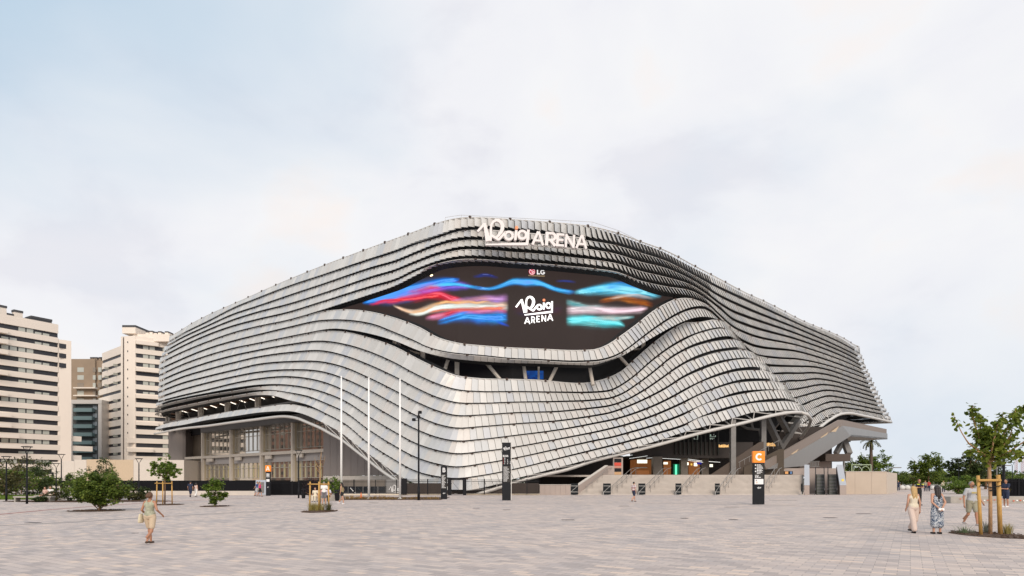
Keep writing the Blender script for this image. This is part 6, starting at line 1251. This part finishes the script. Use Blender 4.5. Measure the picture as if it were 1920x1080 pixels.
def fuse(g, name, m, parent, vox, smooth=3):
    """voxel-union the shapes into one continuous surface"""
    me = bpy.data.meshes.new(name); me.from_pydata([tuple(v) for v in g.v], [], g.f); me.update(); o = bpy.data.objects.new(name, me); COL.objects.link(o)
    md = o.modifiers.new('r', 'REMESH'); md.mode = 'VOXEL'; md.voxel_size = vox; md.use_smooth_shade = True
    ms = o.modifiers.new('s', 'SMOOTH'); ms.iterations = smooth; ms.factor = .5
    dg = bpy.context.evaluated_depsgraph_get(); dg.update(); nm = bpy.data.meshes.new_from_object(o.evaluated_get(dg)); o.modifiers.clear(); o.data = nm; bpy.data.meshes.remove(me)
    nm.materials.clear(); nm.materials.append(m); nm.name = name; o.parent = parent; return o
SK = mat('skin', (.50, .27, .18), .55); SKT = mat('skin_tanned', (.40, .19, .11), .5)
def cl(n, c, **k): return mat('cloth_' + n, c, .85, bump=.15, bscale=60, **k)
def person(x, yfoot, H, rz, label, top, bottom, hair, pose='walk', skin=SK, near=False, woman=False, legs='shorts', sleeves='short', hairlen=0.0, arms=None, shoes=None, group=None, pz=0.0, pos=None, dress=None, hipz=None, phase=1, head_pitch=0.0):
    p = pos if pos is not None else G(x, yfoot); t_ = thing('person', label, 'person', p + Vector((0, 0, pz)), group, rz); s = H / 1.75
    hw = .16 if woman else .19; hx = .10
    ph = phase
    if pose == 'sit':
        hip = Vector((0, 0, .50)); kn = [Vector((-.12, .45, .50)), Vector((.12, .45, .50))]; an = [Vector((-.12, .47, .08)), Vector((.12, .47, .08))]; off = -.44
    elif pose == 'stand': hip = Vector((0, 0, .93)); kn = [Vector((-.10, .02, .49)), Vector((.11, .01, .49))]; an = [Vector((-.11, 0, .08)), Vector((.12, 0, .08))]; off = 0
    else: hip = Vector((0, 0, .92)); kn = [Vector((-.09, .14 * ph, .50)), Vector((.09, -.04 * ph, .49))]; an = [Vector((-.08, .20 * ph, .08)), Vector((.08, -.30 * ph, .13))]; off = 0
    zc = hip.z - .93
    sh = [Vector((-hw, 0, 1.42 + zc)), Vector((hw, 0, 1.42 + zc))]; el_ = [Vector((-hw - .07, -.05, 1.13 + zc)), Vector((hw + .07, -.05, 1.13 + zc))]; wr = [Vector((-hw - .09, .06 + .05 * ph, .88 + zc)), Vector((hw + .09, .06 - .08 * ph, .88 + zc))]
    if arms: el_, wr = [Vector(v) for v in arms[0]], [Vector(v) for v in arms[1]]
    v_ = .0105 if near else .02; S_ = lambda q_: Vector(q_) * s
    b = MB()
    def cp(a, ra, c, rc, gg=None): capsule(gg or b, S_(a), ra * s, S_(c), rc * s)
    cp(hip + Vector((-.05, 0, 0)), .115, hip + Vector((.05, 0, 0)), .115); cp(hip + Vector((0, 0, .02)), .125, Vector((0, 0, 1.12 + zc)), .11 if woman else .125); cp((0, 0, 1.12 + zc), .11, (0, 0, 1.28 + zc), .13)
    cp((-.08, 0, 1.32 + zc), .095, (.08, 0, 1.32 + zc), .095); cp((-hw + .02, 0, 1.41 + zc), .062, (hw - .02, 0, 1.41 + zc), .062); cp((0, 0, 1.42 + zc), .06, (0, .01, 1.54 + zc), .052)
    hc = Vector((0, .02, 1.635 + zc)); fwd = .03
    ell(b, S_(hc), [.078 * s, .095 * s, .115 * s], 14); ell(b, S_(hc + Vector((0, .035, -.05))), [.055 * s, .06 * s, .065 * s], 10); cp(hc + Vector((0, .095, .0)), .012, hc + Vector((0, .118, -.022)), .014)
    for sx in (-1, 1): ell(b, S_(hc + Vector((sx * .078, 0, -.005))), [.012 * s, .022 * s, .03 * s], 8)
    for i in (0, 1):
        cp(hip + Vector(((-hx, hx)[i], 0, -.03)), .088, kn[i], .056); cp(kn[i] + Vector((0, -.012, -.06)), .056, an[i] + Vector((0, -.01, .12)), .04); cp(kn[i], .055, an[i], .036)
        cp(an[i] + Vector((0, -.03, -.04)), .036, an[i] + Vector((0, .13, -.055)), .028)
        cp(sh[i], .05, el_[i], .038); cp(el_[i], .038, wr[i], .026)
        d = (wr[i] - el_[i]).normalized(); sx = (-1, 1)[i]; fw = Vector((0, 1, 0)); lat = d.cross(fw); lat = lat.normalized() if lat.length > .2 else Vector((1, 0, 0)); side_ = d.cross(lat).normalized(); palm = wr[i] + d * .05
        cp(wr[i], .026, palm + d * .02, .032)
        if near:
            for f in range(4):
                o_ = side_ * (-.030 + .020 * f); ln = (.062, .075, .07, .052)[f]; a_ = palm + d * .04 + o_; m_ = a_ + d * ln * .55 - lat * sx * .004; cp(a_, .0095, m_, .0088); cp(m_, .0088, m_ + (d - lat * sx * .5).normalized() * ln * .5, .0078)
            cp(palm + side_ * .028, .011, palm + side_ * .052 + d * .035, .009)
        else: cp(palm, .03, palm + d * .07, .018)
    fuse(b, 'body', skin, t_, v_)
    if near:
        g = MB()
        for sx in (-1, 1): ell(g, S_(hc + Vector((sx * .032, .093, .012))), [.012 * s, .006 * s, .007 * s], 8)
        g.build('eyes', M_black, t_, world=False)
    # clothing
    g = MB(); e = .016
    if dress is None:
        cp(hip + Vector((-.03, 0, .08)), .135 + e, hip + Vector((.03, 0, .08)), .135 + e, g); cp(hip + Vector((0, 0, .06)), .135 + e, (0, 0, 1.12 + zc), .118 + e if woman else .132 + e, g); cp((0, 0, 1.12 + zc), .118 + e, (0, 0, 1.28 + zc), .132 + e, g); cp((-.085, 0, 1.33 + zc), .095 + e, (.085, 0, 1.33 + zc), .095 + e, g)
        if sleeves != 'strap': cp((-hw + .02, 0, 1.41 + zc), .064 + e, (hw - .02, 0, 1.41 + zc), .064 + e, g)
        else:
            for sx in (-1, 1): cp((sx * .09, -.06, 1.36 + zc), .03, (sx * .085, -.03, 1.455 + zc), .032, g)
        if sleeves in ('short', 'long'):
            for i in (0, 1): cp(sh[i], .056 + e, sh[i].lerp(el_[i], .62 if sleeves == 'short' else 1), .052 + e, g)
            if sleeves == 'long':
                for i in (0, 1): cp(el_[i], .044 + e, wr[i], .032 + e, g)
        fuse(g, 'top', top, t_, v_)
        g = MB(); cp(hip + Vector((-.05, 0, .03)), .128 + e, hip + Vector((.05, 0, .03)), .128 + e, g)
        for i in (0, 1):
            a_ = hip + Vector(((-hx, hx)[i], 0, -.03)); r2 = .078 + e
            if legs == 'shorts': cp(a_, .094 + e, a_.lerp(kn[i], .78), .078 + e, g)
            elif legs == 'short_shorts': cp(a_, .094 + e, a_.lerp(kn[i], .45), .085 + e, g)
            elif legs == 'wide': cp(a_, .095 + e, kn[i], .085 + e, g); cp(kn[i], .085 + e, an[i] + Vector((0, 0, .07)), .08 + e, g)
            else: cp(a_, .094 + e, kn[i], .066 + e, g); cp(kn[i], .066 + e, an[i] + Vector((0, 0, .03)), .05 + e, g)
        fuse(g, 'skirt' if legs == 'skirt' else ('shorts' if 'short' in legs else 'trousers'), bottom, t_, v_)
    else:
        for i in range(7):
            z0 = 1.30 + zc - i * (1.30 + zc - dress) / 7; z1 = 1.30 + zc - (i + 1) * (1.30 + zc - dress) / 7; w0, w1 = [float(np.interp(z - zc, [.3, .6, .93, 1.12, 1.32], [.15, .145, .145, .120, .135])) for z in (z0, z1)]
            for sx in (-.06, .06): cp((sx * (1.3 if z0 < .8 else 1), -.02, z0), w0 * .92, (sx * (1.5 if z1 < .8 else 1), -.02, z1), w1 * .92, g)
        for sx in (-1, 1): cp((sx * .08, -.07, 1.33 + zc), .028, (sx * .085, -.03, 1.465 + zc), .022, g); cp((sx * .08, .06, 1.35 + zc), .026, (sx * .085, .0, 1.465 + zc), .022, g)
        fuse(g, 'dress', top, t_, v_)
    g = MB()
    if hair is not None:
        ell(g, S_(hc + Vector((0, -.022 if hairlen > .02 else -.03, .022 if hairlen > .02 else .032))), [.09 * s, .098 * s, .112 * s if hairlen > .02 else .098 * s], 14)
        if hairlen < .02: pass
        else:
            for i in range(6): z0 = .02 - hairlen * i / 6; z1 = .02 - hairlen * (i + 1) / 6; w = .075 - .03 * (i / 6) ** 2; off_ = -.06 - .035 * min(1, i / 3); cp(hc + Vector((-.035, off_, z0)), w, hc + Vector((-.035, off_ - .01, z1)), w * .9, g); cp(hc + Vector((.035, off_, z0)), w, hc + Vector((.04, off_ - .01, z1)), w * .9, g)
        fuse(g, 'hair', hair, t_, v_ if near else .018)
        # cut the hair back from the face: face sits in front of the cap
    g = MB(); sm = shoes or M_black
    for i in (0, 1): cp(an[i] + Vector((0, -.045, -.045)), .042, an[i] + Vector((0, .14, -.052)), .036, g)
    fuse(g, 'shoes', sm, t_, v_)
    return t_, s, dict(sh=sh, el=el_, wr=wr, hip=hip, hc=hc)
def add_bag(t_, loc, size, m, name='shoulder_bag', strap=None, label=None):
    g = MB(); x_, y_, z_ = loc; sx_, sy_, sz_ = size; g.lathe([(0, -.5), (.42, -.5), (.58, -.42), (.6, -.2), (.5, .2), (.36, .5), (.2, .52)], (0, 0, 0), 14); g.v = [(x_ + a * sx_, y_ + b_ * sy_, z_ + c_ * sz_) for a, b_, c_ in g.v]
    if strap: g.tube(strap, .012, 5)
    o = g.build(name, m); o.location = t_.location; o.rotation_euler = t_.rotation_euler; return o
HB = mat('hair_brown', (.10, .045, .02), .6, bump=.5, bscale=40); HK = mat('hair_black', (.018, .012, .010), .5, bump=.4, bscale=50); HY = mat('hair_blonde', (.50, .33, .14), .6, var=.35, vscale=18, bump=.5, bscale=40, stretch=(4, 4, .6)); HG = mat('hair_grey', (.25, .22, .2), .6)
def print_mat(name, base, spots, scale):
    m = bpy.data.materials.new(name); m.use_nodes = True; t = m.node_tree; b = t.nodes['Principled BSDF']; b.inputs['Roughness'].default_value = .85
    tcn = nn(t, 'ShaderNodeTexCoord'); v = nn(t, 'ShaderNodeTexVoronoi'); v.inputs['Scale'].default_value = scale; t.links.new(tcn.outputs['Object'], v.inputs['Vector']); r = nn(t, 'ShaderNodeValToRGB'); r.color_ramp.interpolation = 'CONSTANT'
    r.color_ramp.elements[0].color = (*base, 1); r.color_ramp.elements[1].position = .5; r.color_ramp.elements[1].color = (*spots, 1); sp2 = nn(t, 'ShaderNodeSeparateColor'); t.links.new(v.outputs['Color'], sp2.inputs[0]); t.links.new(sp2.outputs[0], r.inputs[0]); t.links.new(r.outputs[0], b.inputs['Base Color']); return m
def stripes(name, c1, c2, n):
    m = bpy.data.materials.new(name); m.use_nodes = True; t = m.node_tree; b = t.nodes['Principled BSDF']; b.inputs['Roughness'].default_value = .85
    tcn = nn(t, 'ShaderNodeTexCoord'); s3 = nn(t, 'ShaderNodeSeparateXYZ'); t.links.new(tcn.outputs['Object'], s3.inputs[0]); m1 = nn(t, 'ShaderNodeMath', operation='MULTIPLY'); m1.inputs[1].default_value = n; t.links.new(s3.outputs[2], m1.inputs[0]); m2 = nn(t, 'ShaderNodeMath', operation='FRACT'); t.links.new(m1.outputs[0], m2.inputs[0]); m3 = nn(t, 'ShaderNodeMath', operation='GREATER_THAN'); m3.inputs[1].default_value = .55; t.links.new(m2.outputs[0], m3.inputs[0])
    mxx = nn(t, 'ShaderNodeMix', data_type='RGBA'); mxx.inputs['A'].default_value = (*c1, 1); mxx.inputs['B'].default_value = (*c2, 1); t.links.new(m3.outputs[0], mxx.inputs[0]); t.links.new(mxx.outputs['Result'], b.inputs['Base Color']); return m
SAND = cl('sand', (.55, .43, .30)); NAVY = cl('navy', (.02, .028, .06)); BLK = cl('black', (.015, .015, .016)); CREAM = cl('cream', (.68, .60, .46)); PINKW = cl('pink_trouser', (.62, .49, .42)); KHAKI = cl('khaki', (.30, .28, .20)); GREYT = cl('grey_marl', (.42, .42, .43)); WHT = cl('white', (.75, .73, .70))
# 1 walking woman, left
t_, s, J = person(281, 1019.5, 1.50, 0.0, 'woman in green camisole and beige shorts walking away with a bag', cl('sage', (.36, .36, .26), var=.25, vscale=14), SAND, HB, near=True, woman=True, legs='shorts', sleeves='strap', hairlen=.05, phase=1,
    arms=([(-.245, -.05, 1.14), (.27, -.06, 1.15)], [(-.24, .17, 1.0), (.30, .18, .98)]), skin=SKT, shoes=cl('brown_shoe', (.08, .05, .035)))
o = add_bag(t_, (-.29 * s, -.02, .86 * s), (.09, .20, .26), cl('bag_cream', (.62, .54, .38)), strap=[(-.28 * s, 0, .98 * s), (-.19 * s, .02, 1.45 * s)]); tag(o, 'cream cloth bag hanging from the arm of the walking woman', 'bag')
# 2 blonde woman
t_, s, J = person(1712.5, 999, 1.64, -.05, 'woman with long blonde hair, cream top and pale trousers seen from behind', CREAM, PINKW, HY, near=True, woman=True, legs='wide', sleeves='strap', hairlen=.42, phase=-1,
    arms=([(-.21, -.02, 1.14), (.215, -.05, 1.13)], [(-.20, .10, .92), (.225, -.02, .86)]), skin=SK)
# 3 woman in dress
t_, s, J = person(1756.5, 1001, 1.66, -.04, 'woman with long black hair and blue patterned dress, hands behind her back', print_mat('dress_print', (.03, .06, .12), (.50, .52, .54), 55), None, HK, near=True, woman=True, dress=.34, hairlen=.46, pose='stand',
    arms=([(-.235, -.10, 1.15), (.235, -.10, 1.15)], [(-.05, -.21, .93), (.06, -.21, .93)]), skin=SK)
g = MB(); g.bev((0, -.24 * s, .90 * s), (.2, .06, .07), .02); o = g.build('crumpled_paper', M_white); o.location = t_.location; tag(o, 'white crumpled paper held behind the back of the woman in the dress', 'paper')
# 4 man facing us
t_, s, J = person(1821.5, 985, 1.80, R(180), 'bearded man in grey printed tee and khaki shorts walking towards the camera', GREYT, KHAKI, HG, near=True, legs='shorts', phase=1, skin=SKT, arms=([(-.31, -.02, 1.14), (.29, -.03, 1.12)], [(-.36, .10, .92), (.30, .02, .84)]), shoes=cl('sandal_white', (.5, .45, .42)))
g = MB(); 
for i in range(6): g.box((-.10 * s + i * .04 * s, .168 * s, 1.30 * s), (.028 * s, .01, .07 * s))
o = g.build('shirt_print', cl('print_mustard', (.50, .40, .16)), t_, world=False)
g = MB(); ell(g, (0, .085 * s, 1.565 * s), (.05 * s, .05 * s, .035 * s), 10); g.build('beard', cl('beard_dark', (.10, .07, .06)), t_, world=False)
# 5 guard, 6 man in navy, 7 striped shirt
t_, s, J = person(1723, 947.5, 1.92, R(200), 'dark uniformed man with yellow shoulder flashes standing behind the blonde woman', BLK, BLK, HB, pose='stand', legs='long', sleeves='short', arms=([(-.28, .06, 1.18), (.28, .06, 1.18)], [(.06, .22, 1.22), (-.06, .22, 1.2)]), skin=SKT)
g = MB(); 
for sx in (-1, 1): g.box((sx * .2 * s, .1 * s, 1.40 * s), (.12, .12, .05)); 
g.build('flashes', mat('hi_vis', (.75, .8, .05), .5, emit=(.7, .75, .0), estr=.15), t_, world=False)
person(1886.5, 950.5, 1.90, R(100), 'man in navy tee and navy shorts looking at his hands, at the right', NAVY, NAVY, HK, pose='stand', legs='shorts', arms=([(-.2, .12, 1.13), (.2, .10, 1.13)], [(-.06, .36, 1.16), (.08, .36, 1.16)]), skin=SKT, shoes=M_white)
person(1188.5, 940.7, 1.70, R(-60), 'man in a red white and blue striped shirt walking past the stairs', stripes('shirt_stripe', (.72, .68, .66), (.25, .03, .05), 8), NAVY, HK, legs='shorts', phase=1)
# small figures
person(357, 932.3, 1.72, .1, 'man in navy shirt walking away beside a woman in white', NAVY, NAVY, HK, legs='long'); person(367.5, 932, 1.56, -.1, 'woman in pale pink walking away beside a man in navy', cl('pale_pink', (.68, .52, .47)), WHT, HK, woman=True, legs='wide', sleeves='strap', hairlen=.2)
person(482.5, 930.5, 1.68, R(-80), 'person in blue top reaching out left of the lettered A sign', cl('blue', (.06, .10, .25)), GREYT, HB, legs='shorts', arms=([(-.2, .2, 1.25), (.2, -.2, 1.2)], [(-.2, .45, 1.3), (.2, -.3, 1.0)])); person(487, 931, 1.68, R(-90), 'woman in a bright pink top beside the lettered A sign', cl('magenta', (.65, .04, .16)), BLK, HB, woman=True, legs='shorts', sleeves='strap')
person(641, 945, 1.66, R(75), 'young woman with long dark hair in khaki top and black shorts walking right', cl('olive', (.30, .24, .12)), BLK, HK, woman=True, legs='short_shorts', sleeves='strap', hairlen=.3, phase=-1, shoes=M_white)
person(607.5, 947, 1.72, R(20), 'man in white tee and grey shorts standing behind the tree stakes', WHT, cl('grey_short', (.16, .15, .16)), HG, pose='stand', legs='shorts')
for x, y, H_, c, lab in ((591, 940.5, 1.6, CREAM, 'seated woman in cream at the left end of the bench behind the stakes'), (600.5, 940, 1.62, cl('pink', (.62, .30, .28)), 'seated person in pink in the middle of the bench behind the stakes'), (615, 940, 1.66, cl('lilac', (.62, .58, .68)), 'seated man in lilac shirt at the right of the bench behind the stakes')):
    person(x, y, H_, R(180), lab, c, CREAM if x < 610 else BLK, HB, pose='sit', legs='long', group='people sitting on the bench behind the stakes')
person(84.5, 938.2, 1.62, R(170), 'seated woman in pink with a black bag, left of the seated pair', cl('rose', (.60, .40, .33)), SK, HB, pose='sit', legs='short_shorts', group='pair sitting by the left shrubs'); person(94.5, 938, 1.68, R(200), 'seated man in white shirt, right of the seated pair', WHT, CREAM, HB, pose='sit', legs='short_shorts', group='pair sitting by the left shrubs')
t_ = thing('bench', 'low concrete seat under the seated pair by the left shrubs', 'bench', G(89, 937)); g = MB(); g.bev((0, .25, .2), (2.6, .6, .4), .03); g.build('seat', M_bench, t_, world=False)
person(223, 934.5, 1.6, .2, 'person in pink half hidden at the right of the largest shrub', cl('pink', (.62, .30, .28)), BLK, HB, legs='shorts')
for x, y, c, lab in ((1735, 921.5, KHAKI, 'tiny distant person in grey left of the one in red'), (1741.5, 921.5, cl('red', (.45, .05, .04)), 'tiny distant person in red behind the woman in the dress'), (1769, 923, CREAM, 'distant person in pale clothes beside the round green shrub'), (1684.5, 920, NAVY, 'tiny distant dark figure at the corner of the pale wall')):
    person(x, y, 1.72, R(150), lab, c, NAVY, HB, legs='long', pose='stand')
